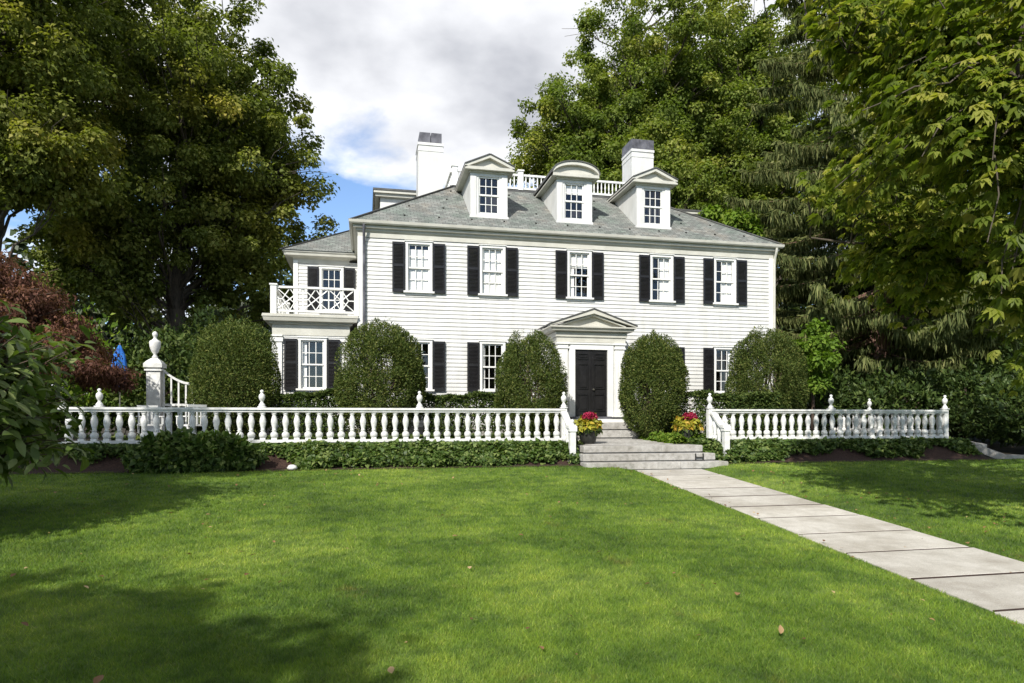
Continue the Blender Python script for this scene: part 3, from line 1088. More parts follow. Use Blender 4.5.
# ------------------------------------------------------------------ stone steps and path
def slab(mb, x0, x1, y0, y1, z0, z1, bv=0.018):
    """block with worn (chamfered) top edges"""
    i = len(mb.v)
    mb.v += [(x0, y0, z0), (x1, y0, z0), (x1, y1, z0), (x0, y1, z0), (x0, y0, z1 - bv), (x1, y0, z1 - bv), (x1, y1, z1 - bv), (x0, y1, z1 - bv),
             (x0 + bv, y0 + bv, z1), (x1 - bv, y0 + bv, z1), (x1 - bv, y1 - bv, z1), (x0 + bv, y1 - bv, z1)]
    q = [(0, 3, 2, 1), (8, 9, 10, 11)]
    for k in range(4):
        j = (k + 1) % 4
        q += [(k, j, 4 + j, 4 + k), (4 + k, 4 + j, 8 + j, 8 + k)]
    mb.f += [tuple(i + a for a in r) for r in q]


ds = thing('door_steps', 'two pale granite steps below the black front door', 'steps', (0, -1.8, 1.0))
for y0, z1, hw in ((-1.85, 1.50, 1.12), (-2.20, 1.265, 1.16)):
    q = MB()
    for a, b_ in ((-hw, -.28), (-.275, .52), (.525, hw)):
        slab(q, a, b_, y0 - .02, -1.20 if z1 > 1.3 else -1.849, z1 - .2, z1, .012)
    q.box(-hw + .02, hw - .02, y0 + .02, -1.21 if z1 > 1.3 else -1.855, .8, z1 - .2)
    q.build('step', M['granite'], ds)
MB().box(-1.1, 1.1, -1.36, -1.2, 1.50, 1.60).build('door_plinth', M['trim'], house)
gs = thing('garden_steps', 'three wide granite steps between the two white balustrades', 'steps', (0, -5.6, 0.4))
for (x0, x1, y0, y1, z0, z1), cut in (((-1.60, 1.52, -5.36, -4.6, 0.5, 0.945), .42), ((-1.74, 1.66, -5.74, -5.361, .4, 0.760), -.18), ((-1.78, 1.80, -6.12, -5.741, .2, 0.580), .55)):
    q = MB()
    zr = z1 - .155
    slab(q, x0, cut, y0 - .02, y1, zr, z1, .012)
    slab(q, cut + .008, x1, y0 - .02, y1, zr, z1, .012)
    q.box(x0 + .02, x1 - .02, y0 + .03, y1, z0 - .2, zr)
    q.build('step', M['granite'], gs)
la = MB()
for k in range(5):
    y0 = -4.59 + k * .475
    slab(la, -1.2 + .02 * (k % 2), 1.1, y0, y0 + .455, .8, .955 + .014 * k, .008)
tag(la.build('landing', M['granite']), kind='structure')

y = -6.14
k = 0
ph = MB()
jn = MB()
while y > -24:
    L = (1.06, 0.98, 1.12, 1.02)[k % 4]
    y1, y0 = y, y - L + 0.052
    za, zb = path_z(y1) + .022, path_z(y0) + .022
    la_, lb = path_left(y1), path_left(y0)
    jx = random.uniform(-.02, .02)
    rise = random.uniform(-.004, .004)
    i = len(ph.v)
    bv = .005
    top = [(lb + jx, y0, zb), (lb + PATH_W + jx, y0, zb), (la_ + PATH_W + jx, y1, za), (la_ + jx, y1, za)]
    cx_, cy_ = sum(p[0] for p in top) / 4, sum(p[1] for p in top) / 4
    ph.v += [(a, b_, c - .09) for a, b_, c in top] + [(a, b_, c - bv + rise) for a, b_, c in top]
    ph.v += [(a + (bv if a < cx_ else -bv), b_ + (bv if b_ < cy_ else -bv), c + rise) for a, b_, c in top]
    ph.f.append((i + 8, i + 9, i + 10, i + 11))
    for a in range(4):
        c = (a + 1) % 4
        ph.f += [(i + a, i + c, i + 4 + c, i + 4 + a), (i + 4 + a, i + 4 + c, i + 8 + c, i + 8 + a)]
    yj, zj = y0 - .052, path_z(y0) + .0195
    lj = path_left(y0)
    jn.prism([(lj + .02, y0 + .004, zj), (lj + PATH_W - .02, y0 + .004, zj), (lj + PATH_W - .02, yj - .004, zj - .001), (lj + .02, yj - .004, zj - .001)], (0, 0, -.05))
    y -= L
    k += 1
tag(jn.build('path_joint', M['mulch']), kind='structure')
po_ = ph.build('path', M['bluestone'])
at_ = po_.data.attributes.new('vary', 'FLOAT', 'FACE')
tone = [random.uniform(.86, 1.08) for _ in range(200)]
for i_ in range(len(po_.data.polygons)):
    at_.data[i_].value = tone[i_ // 9]
tag(po_, kind='structure')
# kerbed side walk beyond the end of the right balustrade
cu = MB()
pts = [(9.95, -4.3), (10.15, -5.0), (10.6, -5.5), (11.5, -5.9), (13, -6.3), (16, -6.9), (20, -7.5)]
for (xa, ya), (xb, yb) in zip(pts, pts[1:]):
    za, zb = float(H(xa, ya)) + .10, float(H(xb, yb)) + .10
    d = Vector((xb - xa, yb - ya)).normalized()
    nx, ny = -d.y * .55, d.x * .55
    cu.prism([(xa, ya, za), (xb, yb, zb), (xb + nx, yb + ny, zb), (xa + nx, ya + ny, za)], (0, 0, -.2))
tag(cu.build('side_path', M['granite']), kind='structure')

sc_ = MB()
for x in (1.12, 1.32):
    sc_.box(x - .012, x + .012, -5.81, -5.785, .58, .76)
sc_.box(1.12, 1.32, -5.805, -5.79, .655, .68)
sc_.box(1.09, 1.35, -5.83, -5.77, .580, .592)
tag(sc_.build('boot_scraper', M['iron'], loc=(1.22, -5.8, .58)), 'black iron boot scraper standing on the granite steps', 'boot scraper')

# ------------------------------------------------------------------ balustrade
FY = -4.6
RT, RB = 1.86, 1.06
BAL = MB()
BAL.lathe([(.083, 0), (.083, .045)], n=4, square=True)
BAL.lathe([(0.0600, .045), (0.0792, .07), (0.0864, .11), (0.0792, .15), (0.0480, .18), (0.0408, .20), (0.0600, .215), (0.0408, .235), (0.0480, .28), (0.0672, .36), (0.0744, .42), (0.0648, .48), (0.0432, .55), (0.0372, .575), (0.0600, .59), (0.0432, .61)], n=12)
BAL.lathe([(.075, .61), (.075, .66)], n=4, square=True)
BALM = BAL.mesh('baluster', M['fence'])
BALM.shade_smooth()
for p in BALM.polygons:
    c = p.center
    if c.z < .046 or c.z > .609:
        p.use_smooth = False
FIN = MB().box(-.085, .085, -.085, .085, 0, .03)
FIN.lathe([(.07, .03), (.075, .06), (.055, .09), (.034, .12), (.030, .15), (.050, .17), (.068, .22), (.072, .26), (.060, .30), (.032, .325), (.022, .34), (.040, .36), (.042, .385), (.025, .405), (.004, .415)], n=14)
FINM = FIN.mesh('finial', M['fence'])
FINM.shade_smooth()
BALL = MB().lathe([(.05, 0), (.055, .02), (.03, .04), (.045, .06), (.052, .09), (.04, .12), (.005, .135)], n=12).mesh('finial', M['fence'], smooth=True)


def rails(mb_top, mb_bot, p, q):
    p, q = Vector(p), Vector(q)
    u = Vector((0, 0, 1))
    mb_top.bar(p + u * (RT - .025), q + u * (RT - .025), .22, .05)
    mb_top.bar(p + u * (RT - .075), q + u * (RT - .075), .15, .05)
    mb_bot.bar(p + u * (RB + .03), q + u * (RB + .03), .17, .065)


def run(root, p, q, first=0.2):
    p, q = Vector((p[0], p[1], 0)), Vector((q[0], q[1], 0))
    L = (q - p).length
    n = int((L - .3) / .25)
    for k in range(n + 1):
        c = p.lerp(q, (L - n * .25) / 2 / L + k * .25 / L)
        o = place('baluster', BALM, root, (c.x, c.y, RB + .0625))
    tp, bt = MB(), MB()
    d = (q - p).normalized()
    rails(tp, bt, p, q)
    tp.build('top_rail', M['fence'], root)
    bt.build('bottom_rail', M['fence'], root)


def newel(root, x, y, zb=0.80):
    MB().box(x - .065, x + .065, y - .065, y + .065, zb, RT + .012).build('post', M['fence'], root, loc=(x, y, zb))
    place('finial', FINM, root, (x, y, RT + .012))


def step_rail(root, x, side):
    """short swooping rail beside the steps, ending in a footed newel"""
    yf = -5.32
    xf = x + side * 0.03
    pts = [(FY + .02, RT - .02), (-4.78, RT - .10), (-4.95, RT - .23), (-5.1, RT - .35), (-5.22, RT - .41), (yf - .08, RT - .42)]
    tp, bt = MB(), MB()
    for (ya, za), (yb, zb) in zip(pts, pts[1:]):
        tp.prism([(x - .08, ya, za), (x + .08, ya, za), (x + .08, ya, za - .07), (x - .08, ya, za - .07)], (0, yb - ya, zb - za))
        bt.prism([(x - .07, ya, za - .76), (x + .07, ya, za - .76), (x + .07, ya, za - .83), (x - .07, ya, za - .83)], (0, yb - ya, zb - za))
    tp.build('sloping_rail', M['fence'], root)
    bt.build('sloping_base', M['fence'], root)
    for ya, dz in ((-4.82, -.13), (-5.04, -.30)):
        o = place('baluster', BALM, root, (x, ya, RB + .07 + dz))
        o.scale = (0.9, 0.9, 1)
    nl = MB().box(xf - .07, xf + .07, yf - .07, yf + .07, .62, RT - .56)
    nl.box(xf - .095, xf + .095, yf - .095, yf + .095, RT - .56, RT - .43).box(xf - .075, xf + .075, yf - .075, yf + .075, RT - .43, RT - .40)
    nl.box(xf - .09, xf + .09, yf - .09, yf + .09, .60, .76)
    n_ = nl.build('newel', M['fence'], root, loc=(xf, yf, .6))
    place('finial', BALL, root, (xf, yf - .0, RT - .40))
    MB().box(xf - .12, xf + .12, yf - .12, yf + .12, .38, .60).build('footing', M['granite'], root)


fl = thing('balustrade', 'long white turned balustrade in front of the three yews, running to the garden steps', 'balustrade', (-7.0, FY, 1.0), 'white balustrades along the terrace')
run(fl, (-13.25, FY), (-1.87, FY))
newel(fl, -1.87, FY)
for x in (-12.46, -9.08, -5.48):
    place('finial', FINM, fl, (x, FY, RT))
step_rail(fl, -1.9, 1)
place('finial', BALL, fl, (-13.2, FY, RT))
frt = thing('balustrade', 'shorter white turned balustrade beyond the path, turning back at its far end', 'balustrade', (5.8, FY, 1.0), 'white balustrades along the terrace')
run(frt, (2.14, FY), (9.49, FY))
run(frt, (9.49, FY), (9.49, 1.6))
for x, y in ((2.14, FY), (9.49, FY), (9.49, 1.6)):
    newel(frt, x, y)
for x, y in ((5.78, FY), (9.49, -1.6)):
    place('finial', FINM, frt, (x, y, RT))
step_rail(frt, 2.17, 1)

# gate post with urn and scooped fence
GX, GY = -12.78, 0.6
gp = thing('gate_post', 'tall square white gate post topped by an urn beside the round shrub', 'gate post', (GX, GY, 1.0))
q = MB().box(GX - .185, GX + .185, GY - .185, GY + .185, 1.0, 3.10).box(GX - .24, GX + .24, GY - .24, GY + .24, 1.0, 1.25).box(GX - .23, GX + .23, GY - .23, GY + .23, 3.0, 3.05)
q.build('shaft', M['fence'], gp)
q = MB().box(GX - .25, GX + .25, GY - .25, GY + .25, 3.10, 3.22)
q.lathe([(.33, 3.22), (.26, 3.29), (.14, 3.36), (.12, 3.38)], (GX, GY, 0), 4, True)
q.build('cap', M['fence'], gp)
MB().lathe([(0.0760, 3.38), (0.0836, 3.42), (0.0456, 3.47), (0.0456, 3.5), (0.0912, 3.56), (0.1444, 3.70), (0.1558, 3.84), (0.1444, 3.88), (0.0912, 3.91), (0.0532, 3.95), (0.0380, 4.0), (0.0684, 4.04), (0.0760, 4.09), (0.0532, 4.14), (0.0076, 4.17)], (GX, GY, 0), 16).build('urn', M['fence'], gp, smooth=True)
gf = thing('garden_fence', 'white picket fence panel with a scooped top next to the urn post', 'fence', (GX + .7, GY, 1.0))
q = MB()
n = 5
for k in range(n):
    x = GX + .24 + k * .20
    top = 2.58 + .42 * (1 - k / 4.0) ** 2
    w = .045 if k == n - 1 else .022
    MB().box(x - w, x + w, GY - .02, GY + .02, 1.15, top).build('picket', M['fence'], gf)
tp = [(GX + .2 + .84 * k / 12, 2.60 + .42 * (1 - k / 12) ** 2) for k in range(13)]
q = MB()
for (xa, za), (xb, zb) in zip(tp, tp[1:]):
    q.prism([(xa, GY - .04, za), (xb, GY - .04, zb), (xb, GY - .04, zb + .07), (xa, GY - .04, za + .07)], (0, .08, 0))
q.build('scooped_rail', M['fence'], gf)
MB().box(GX + .2, GX + 1.06, GY - .03, GY + .03, 1.98, 2.05).build('lower_rail', M['fence'], gf)

# blue furled parasol
px, py_ = -13.85, 1.0
ps = thing('garden_parasol', 'bright blue furled garden parasol standing behind the red maple', 'parasol', (px, py_, 1.0))
MB().tube([(px, py_, 1.0), (px, py_, 3.85)], [.025, .022], 8).build('pole', M['metal'], ps)
q = MB()
base = len(q.v)
n = 20
for z, r in ((2.55, .17), (2.7, .20), (3.1, .19), (3.5, .14), (3.72, .05), (3.78, .03)):
    for j in range(n):
        t = 2 * math.pi * j / n
        rr_ = r * (1 + .22 * math.cos(5 * t + z * .6))
        q.v.append((px + rr_ * math.cos(t), py_ + rr_ * math.sin(t), z))
for k in range(5):
    for j in range(n):
        o = base + k * n
        q.f.append((o + j, o + (j + 1) % n, o + n + (j + 1) % n, o + n + j))
q.build('canopy', M['blue'], ps, smooth=True)
MB().lathe([(.28, 0), (.28, .05), (.06, .09), (.04, .3)], (px, py_, 1.03), 14).build('base', M['iron'], ps)

# pale garden chairs seen between the balusters
def chair(x, y, rz, label):
    t = thing('garden_chair', label, 'chair', (x, y, 1.03), 'white chairs on the terrace')
    o = (x, y, 1.03)
    parts = [('seat', MB().box(-.24, .24, -.24, .24, .40, .44))]
    b_ = MB()
    for k in range(5):
        b_.box(-.22 + k * .10, -.18 + k * .10, .22, .245, .44, .86)
    b_.box(-.24, .24, .215, .25, .86, .92)
    parts.append(('backrest', b_))
    for sx in (-.21, .21):
        for sy in (-.21, .21):
            parts.append(('leg', MB().box(sx - .02, sx + .02, sy - .02, sy + .02, 0, .40)))
    for sx in (-.25, .25):
        parts.append(('armrest', MB().box(sx - .025, sx + .025, -.24, .22, .62, .65).box(sx - .02, sx + .02, -.22, -.18, .44, .62)))
    for nm, mb in parts:
        place(nm, mb.mesh(nm, M['trim']), t, o)
    t.rotation_euler = (0, 0, rz)


chair(-12.1, -2.3, 0.5, 'white slatted garden chair behind the balustrade, nearer the urn post')
chair(-10.9, -3.2, -2.4, 'white slatted garden chair behind the balustrade, facing the other chair')

# stone lying at the bed edge
st = MB().lathe([(.02, 0), (.075, .02), (.09, .06), (.075, .10), (.03, .125)], n=9)
for i in range(len(st.v)):
    a, b_, c = st.v[i]
    st.v[i] = (a * 1.2 + random.uniform(-.01, .01), b_ + random.uniform(-.01, .01), c)
o = place('garden_stone', st.mesh('garden_stone', M['pebble'], smooth=True), None, (-8.3, -5.72, float(H(-8.3, -5.72))))
tag(o, 'small white stone at the lawn edge of the mulch bed', 'stone')


# potted flowers either side of the steps
def potted(x, y, z, label, s=1.0):
    t = thing('flower_pot', label, 'flower pot', (x, y, z), 'pots of red chrysanthemums by the steps')
    p = MB().lathe([(.15, 0), (.19, .02), (.25, .30), (.26, .36), (.24, .37), (.22, .33)], (x, y, z), 18)
    p.build('pot', M['pot'], t, smooth=True)
    n = 420
    d = rdir(n)
    d[:, 2] = np.abs(d[:, 2])
    pos = np.array([x, y, z + .42]) + d * np.array([.34, .34, .30]) * s * (.6 + .4 * rng.random(n))[:, None]
    foliage('foliage', M['coleus'], pos, d, t, .13, .5, .5, .9, .2, True, droop=.4)
    n = 700
    d = rdir(n)
    d[:, 2] = np.abs(d[:, 2])
    pos = np.array([x + .02, y - .08, z + .66]) + d * np.array([.19, .19, .15]) * (.8 + .2 * rng.random(n))[:, None]
    foliage('bloom', M['mum'], pos, d, t, .05, .6, .4, .6, 0, droop=.1)
    n = 260
    d = rdir(n)
    pos = np.array([x, y, z + .37]) + d * np.array([.30, .30, .10])
    foliage('leaf_skirt', M['box'], pos, d, t, .09, .5, .5, .9, .5, True)


potted(-1.08, -4.15, .955, 'dark pot of red chrysanthemums and yellow leaves nearest the long balustrade', .95)
potted(1.78, -4.05, .95, 'dark pot of red chrysanthemums and yellow leaves at the shorter balustrade', 1.05)


# ------------------------------------------------------------------ plants
def stems(mb, x, y, z0, tips, r0=.05):
    for tpt in tips:
        b_ = Vector((x + random.uniform(-.12, .12), y + random.uniform(-.12, .12), z0))
        pts = bend(b_, tpt, .06, 4, .05)
        mb.tube(pts, [r0 * (1 - .8 * i / 4) for i in range(5)], 5, False)


def dome_shrub(name, label, cat, cx, cy, zb, rx, ry, zt, mat, n, size, group=None, lump=.10, aspect=.35, skirt=.35, holes_=.0, nstem=12, hang=.1, upb=.45, tipout=.7):
    """clipped shrub: an uneven shell of foliage, thin low down, on a fan of stems"""
    t = thing(name, label, cat, (cx, cy, zb), group)
    hc = zb + (zt - zb) * skirt
    n0 = int(n * 1.7)
    d = rdir(n0)
    r = 1 - .42 * rng.random(n0) ** 1.8
    ph = np.arctan2(d[:, 1], d[:, 0])
    wob = lump * (np.sin(ph * 3 + cx) * .5 + np.sin(ph * 7 + d[:, 2] * 6 + cy) * .35 + np.sin(d[:, 2] * 11 + ph * 5) * .35)
    # clumpy surface
    cl = rdir(110)
    near = np.max(d @ cl.T, axis=1)
    wob += lump * 1.1 * (near - .93) * 6
    rr_ = r * (1 + wob)
    zz_ = np.where(d[:, 2] > 0, (zt - hc) * d[:, 2], (hc - zb) * d[:, 2])
    dz = np.abs(d[:, 2]).clip(0, .995)
    wid = np.where(d[:, 2] > 0, ((1 - dz ** 2.25) ** (1 / 2.15) / np.sqrt(1 - dz ** 2)).clip(0, 1.45), 1 - .18 * d[:, 2] ** 2)
    pos = np.stack([cx + d[:, 0] * rr_ * rx * wid, cy + d[:, 1] * rr_ * ry * wid, hc + zz_ * rr_], 1)
    keep = pos[:, 2] > zb + .03
    if holes_:
        hd_ = rdir(26)
        keep &= ~((np.max(d @ hd_.T, axis=1) > 1 - holes_) & (rng.random(n0) < .8))
    keep &= rng.random(n0) > .55 * (d[:, 2] < -.55)
    pos, d = pos[keep][:n], d[keep][:n]
    nn = len(pos)
    L = size * (1 + .3 * rng.normal(size=nn)).clip(.5, 1.8)
    ax = unit(d * tipout + rdir(nn) * .8 + np.array([0, 0, .35]) - np.array([0, 0, hang]))
    nrm = unit(rdir(nn) + d * .6 + np.array([0, 0, upb]))
    v, f, k = leaf_arrays(pos, nrm, ax, L, L * aspect, False, .15)
    place('foliage', np_mesh('foliage', v, f, mat, np.repeat(rng.random(nn) ** 1.2, k), org=(cx, cy, zb)), t, (cx, cy, zb))
    mb = MB()
    tips = []
    for k in range(nstem):
        a = random.uniform(0, 6.28)
        e = random.uniform(.1, 1.0)
        tips.append((cx + math.cos(a) * rx * .75 * e, cy + math.sin(a) * ry * .75 * e, zb + (zt - zb) * random.uniform(.6, .92 - .35 * e * e)))
    stems(mb, cx, cy, zb - .06, tips)
    mb.build('stem', M['twig'], t)
    return t


YG = 'clipped yews against the house front'
dome_shrub('yew_bush', 'broad rounded clipped yew below the corner of the house, widest of the row', 'yew', -6.36, -2.7, 1.0, 1.12, 1.05, 4.06, M['yew'], 84000, .057, YG, lump=.11, skirt=.46, holes_=0.022)
dome_shrub('yew_bush', 'domed clipped yew beside the front door, hiding half a ground floor window', 'yew', -2.26, -2.7, 1.0, 0.92, .92, 3.88, M['yew'], 70000, .057, YG, lump=.11, skirt=.40, holes_=0.029)
dome_shrub('yew_bush', 'tall egg shaped clipped yew just past the door, bare and twiggy near its foot', 'yew', 1.42, -2.6, 1.0, .93, .92, 3.93, M['yew'], 75600, .057, YG, lump=.11, skirt=.45, holes_=0.025, nstem=22)
dome_shrub('yew_bush', 'dark wide clipped yew at the far end of the house wall', 'yew', 5.16, -2.5, 1.0, 1.10, 1.08, 4.16, M['yew'], 86800, .057, YG, lump=.11, skirt=.45, holes_=0.014)
dome_shrub('yew_bush', 'large shaded round shrub between the white gate post and the side wing', 'shrub', -10.05, -2.3, 1.0, 1.03, 1.05, 4.02, M['yew'], 70000, .058, None, lump=.12, skirt=.45)


def hedge(label, x0, x1, y0, y1, zt, n, mat='box', group='low clipped hedges under the windows'):
    c = ((x0 + x1) / 2, (y0 + y1) / 2, 1.0)
    t = thing('hedge', label, 'hedge', c, group)
    p = np.stack([x0 + (x1 - x0) * rng.random(n), y0 + (y1 - y0) * rng.random(n), 1.0 + (zt - 1.0) * rng.random(n) ** .6], 1)
    s = rng.random(n)
    p[s < .4, 2] = zt - .10 * rng.random((s < .4).sum())
    m2 = (s >= .4) & (s < .85)
    p[m2, 1] = y0 + .12 * rng.random(m2.sum())
    p[:, 2] += .05 * np.sin(p[:, 0] * 3.1) + .03 * np.sin(p[:, 0] * 8)
    p[:, 1] += .06 * np.sin(p[:, 0] * 4.2 + p[:, 2] * 5)
    out = unit(np.stack([0 * s, (p[:, 1] - (y0 + y1) / 2), (p[:, 2] - 1.6)], 1) + 1e-3)
    foliage('foliage', M[mat], p, out, t, .075, .55, .4, .9, 0)
    mb = MB()
    x = x0 + .2
    while x < x1:
        stems(mb, x, (y0 + y1) / 2, .94, [(x + random.uniform(-.2, .2), y0 + .2 + random.random() * (y1 - y0 - .4), zt - .15) for _ in range(3)], .025)
        x += .45
    mb.build('stem', M['twig'], t)


hedge('low clipped hedge below the ground floor window of the side wing', -9.0, -7.2, -2.6, -1.7, 2.28, 9000)
hedge('low clipped hedge between the broad yew and the domed yew', -5.2, -2.9, -2.6, -1.7, 2.26, 11000)
hedge('low clipped hedge between the egg shaped yew and the dark wide yew', 2.3, 5.6, -3.6, -2.5, 2.30, 16000)


def cover(name, x0, x1, y0, y1, n, mat, size, hmax, label=None, dens=None, seed=0):
    x = x0 + (x1 - x0) * rng.random(n)
    y = y0 + (y1 - y0) * rng.random(n)
    if dens is not None:
        k = dens(x, y) > rng.random(n)
        x, y = x[k], y[k]
    hh = hmax * (.55 + .3 * np.sin(x * 2.3 + seed) * np.sin(x * 5.1 + y * 3) + .25 * np.sin(x * 11 + y * 9))
    hh = hh * (1 - .7 * sstep(-5.15, -4.8, y) * (y < -4.35))
    z = H(x, y) + .02 + np.maximum(hh, .05) * rng.random(len(x)) ** .6
    p = np.stack([x, y, z], 1)
    out = unit(np.stack([0 * x, 0 * x - .5, 0 * x + .6], 1) + rdir(len(x)) * .5)
    o = foliage(name, M[mat], p, out, None, size, .8, .6, .7, .2, False, loc=(0, 0, 0))
    return tag(o, label, None, None, 'stuff')


def ivy_d(x, y):
    edge = -5.62 + .10 * np.sin(x * 1.7) + .07 * np.sin(x * 4.3 + 2) + .50 * sstep(-8.0, -8.4, x) + .33 * sstep(2.6, 3.6, x) * (1 - .4 * np.sin(x * 1.9)) + .3 * sstep(-2.5, -2.2, x) * (x < 0)
    step = (x > -1.78) & (x < 1.98)
    return np.where(step, 0.0, np.where(y > edge, 1.0, 0.0))


cover('ivy', -14.4, -1.75, -5.85, -4.42, 52000, 'ivy', .085, .30, 'ivy covering the bank below the long balustrade', ivy_d, 1)
cover('ivy', 1.9, 9.9, -5.85, -4.42, 36000, 'ivy', .085, .28, 'ivy covering the bank below the shorter balustrade', ivy_d, 2)
cover('ivy', -2.0, -1.62, -5.5, -4.5, 1600, 'ivy', .085, .26, 'ivy spilling beside the garden steps', None, 3)
cover('ivy', 1.60, 2.05, -5.6, -4.4, 2200, 'ivy', .085, .28, 'ivy at the foot of the sloping rail', None, 4)
cover('groundcover', 1.08, 2.1, -4.3, -1.6, 9000, 'lime', .085, .30, 'bright green groundcover beside the landing', None, 5)
cover('groundcover', -12.6, -1.3, -4.3, -3.2, 30000, 'box', .09, .22, 'green groundcover behind the long balustrade', None, 6)
cover('groundcover', 2.2, 9.3, -4.3, -3.2, 18000, 'box', .09, .22, 'green groundcover behind the shorter balustrade', None, 7)

dome_shrub('low_shrub', 'low spreading leafy shrub in front of the balustrade at the lawn edge', 'shrub', -10.35, -5.55, .5, 1.15, .50, 1.22, M['ivy'], 9000, .13, None, lump=.2, aspect=.6, skirt=.3, hang=.5, nstem=8)


# ---- trees
def tree(name, label, x, y, mat, barkm, trunk, clumps, per, size, group=None, r0=.3, shell=.35, flat=.62, aspect=.7, limbs=True, fine=False, hang=.25, cat='tree', vary_c=.5, limb_share=.16, upb=.7):
    """trunk: list of points; clumps: (centres, radii)"""
    zb = trunk[0][2]
    t = thing(name, label, cat, (x, y, zb), group)
    cent, rad = clumps
    mb = MB()
    n = len(trunk)
    rads = [r0 * (1.35 if i == 0 else 1) * (1 - .72 * i / (n - 1)) for i in range(n)]
    mb.tube(trunk, rads, 10)
    if limbs:
        tv = [Vector(p) for p in trunk]
        order = [i for i in range(len(cent)) if random.random() < limb_share]
        for ci in order:
            c = Vector(cent[ci])
            # leave the trunk lower than the clump and sweep up to it
            best = min(range(1, n), key=lambda i: abs(tv[i].z - (c.z - .55 * (Vector((c.x, c.y, 0)) - Vector((tv[i].x, tv[i].y, 0))).length)))
            a = tv[best].lerp(tv[best - 1], random.uniform(0, .6))
            L = (c - a).length
            rr_ = min(rads[best] * .5, .014 * L + .02) * random.uniform(.75, 1.1)
            pts = bend(a, c, random.uniform(-.02, .08), 6, .035)
            mb.tube(pts, [max(rr_ * (1 - .82 * i / 6), .012) for i in range(7)], 6, False)
            for _ in range(3):
                k = random.randint(3, 5)
                e = Vector(c) + Vector((random.uniform(-1, 1), random.uniform(-1, 1), random.uniform(-.5, .8))) * (rad[ci] * .8 + .7)
                mb.tube(bend(pts[k], e, .05, 3, .06), [rr_ * .38, rr_ * .28, rr_ * .18, .01], 5, False)
    mb.build('trunk', M[barkm], t, smooth=True)
    pos, d, ci = clump_points(np.asarray(cent, float), np.asarray(rad, float), per, shell, flat)
    cv = rng.random(len(cent))
    va = np.clip((1 - vary_c) * rng.random(len(pos)) ** 1.3 + vary_c * cv[ci], 0, 1)
    foliage('crown', M[mat], pos, d, t, size, aspect, upb, .62, hang, fine, va)
    return t


def fill(envs, n, rmin, rmax, bias=.55):
    """clump centres spread through ellipsoids (centre, radii, share); mostly near their outside"""
    cs, rs = [], []
    for c, r, sh_ in envs:
        k = int(n * sh_)
        d = rdir(k)
        q = bias + (1 - bias) * rng.random(k)
        q[: k // 4] = .25 + .4 * rng.random(k // 4)
        cs.append(np.array(c) + d * q[:, None] * np.array(r))
        rs.append(rmin + (rmax - rmin) * rng.random(k))
    return np.concatenate(cs), np.concatenate(rs)


TG = 'big maples at the side of the house'
tree('maple_tree', 'huge dark maple with a forked leaning trunk beside the side wing', -14.8, 11.5, 'maple', 'bark',
     [(-14.6, 11.3, .9), (-14.5, 11.4, 3), (-14.9, 11.6, 5.2), (-15.1, 11.8, 7.5), (-14.7, 12.2, 11), (-14.2, 12.2, 15), (-14.0, 12.0, 20)],
     fill([((-15.4, 12.0, 14.5), (5.3, 5.8, 9.2), .60), ((-12.1, 12.2, 12.0), (3.6, 3.8, 6.8), .28), ((-17.6, 9.8, 8.4), (2.4, 2.8, 2.8), .12)], 980, .35, .85, .45), 250, .15, TG, .52, flat=.68)
tree('maple_tree', 'tall maple with pale upright limbs farthest from the house', -19.8, 5.0, 'maple', 'bark',
     [(-19.6, 5.2, .9), (-19.5, 5.2, 3.5), (-19.3, 5.2, 6), (-19.0, 5.3, 9), (-18.8, 5.4, 13), (-18.9, 5.5, 18)],
     fill([((-19.2, 5.4, 15.4), (4.8, 4.6, 5.8), .78), ((-17.5, 4.2, 10.2), (2.7, 2.3, 1.5), .22)], 560, .35, .85, .45), 250, .145, TG, .40, flat=.68)
tree('small_tree', 'small autumn tinted tree showing above the side wing roof', -7.0, 27, 'oak', 'bark',
     [(-7, 27, .9), (-7, 27, 5), (-6.8, 27, 9), (-6.6, 27, 13)],
     fill([((-7.2, 27, 10.2), (3.4, 3, 4.0), 1.0)], 50, .5, 1.0), 420, .18, None, .25)
tree('oak_tree', 'great spreading oak rising behind the house roof', 9.5, 20.0, 'oak', 'bark',
     [(9.5, 20, .9), (9.5, 20, 5), (9.7, 20, 9), (10.0, 20.2, 14), (10.0, 20, 20), (10.4, 20, 27)],
     fill([((11.4, 20, 20.5), (7.2, 6.0, 9.8), .52), ((5.9, 18.6, 16.0), (4.4, 4.5, 6.6), .28), ((9.8, 14.6, 13.6), (3.6, 2.2, 4.4), .17)], 1150, .40, .95, .4), 240, .17, None, .75, shell=.3, flat=.68)
tree('oak_tree', 'dense green oak between the great oak and the spruce', 20.0, 20.0, 'oak', 'bark',
     [(20, 20, .9), (20, 20, 6), (20, 20.2, 12), (20, 20, 20), (20, 20, 27)],
     fill([((18.6, 21, 20.5), (6.8, 5.0, 10.5), 1.0)], 700, .5, 1.1, .4), 240, .2, None, .6, flat=.68)
tree('small_tree', 'light green leafy tree peeping over the far corner of the roof', 10.2, 8.5, 'lime', 'bark',
     [(10.2, 8.5, .9), (10.2, 8.5, 4), (10.1, 8.4, 8), (10, 8.3, 11)],
     fill([((10.0, 8.4, 9.2), (2.1, 2, 2.6), 1.0)], 36, .5, .95), 420, .2, None, .16)
tree('small_tree', 'bright lime green small tree at the house corner behind the dark wide yew', 7.9, -0.9, 'lime', 'twig',
     [(7.9, -.9, .95), (7.9, -.9, 2.2), (7.8, -.9, 3.4), (7.8, -.9, 4.6)],
     fill([((7.75, -1.0, 3.9), (.85, .8, 1.1), .8), ((7.5, -1.2, 2.9), (.7, .6, .5), .2)], 24, .28, .5), 260, .13, None, .07)

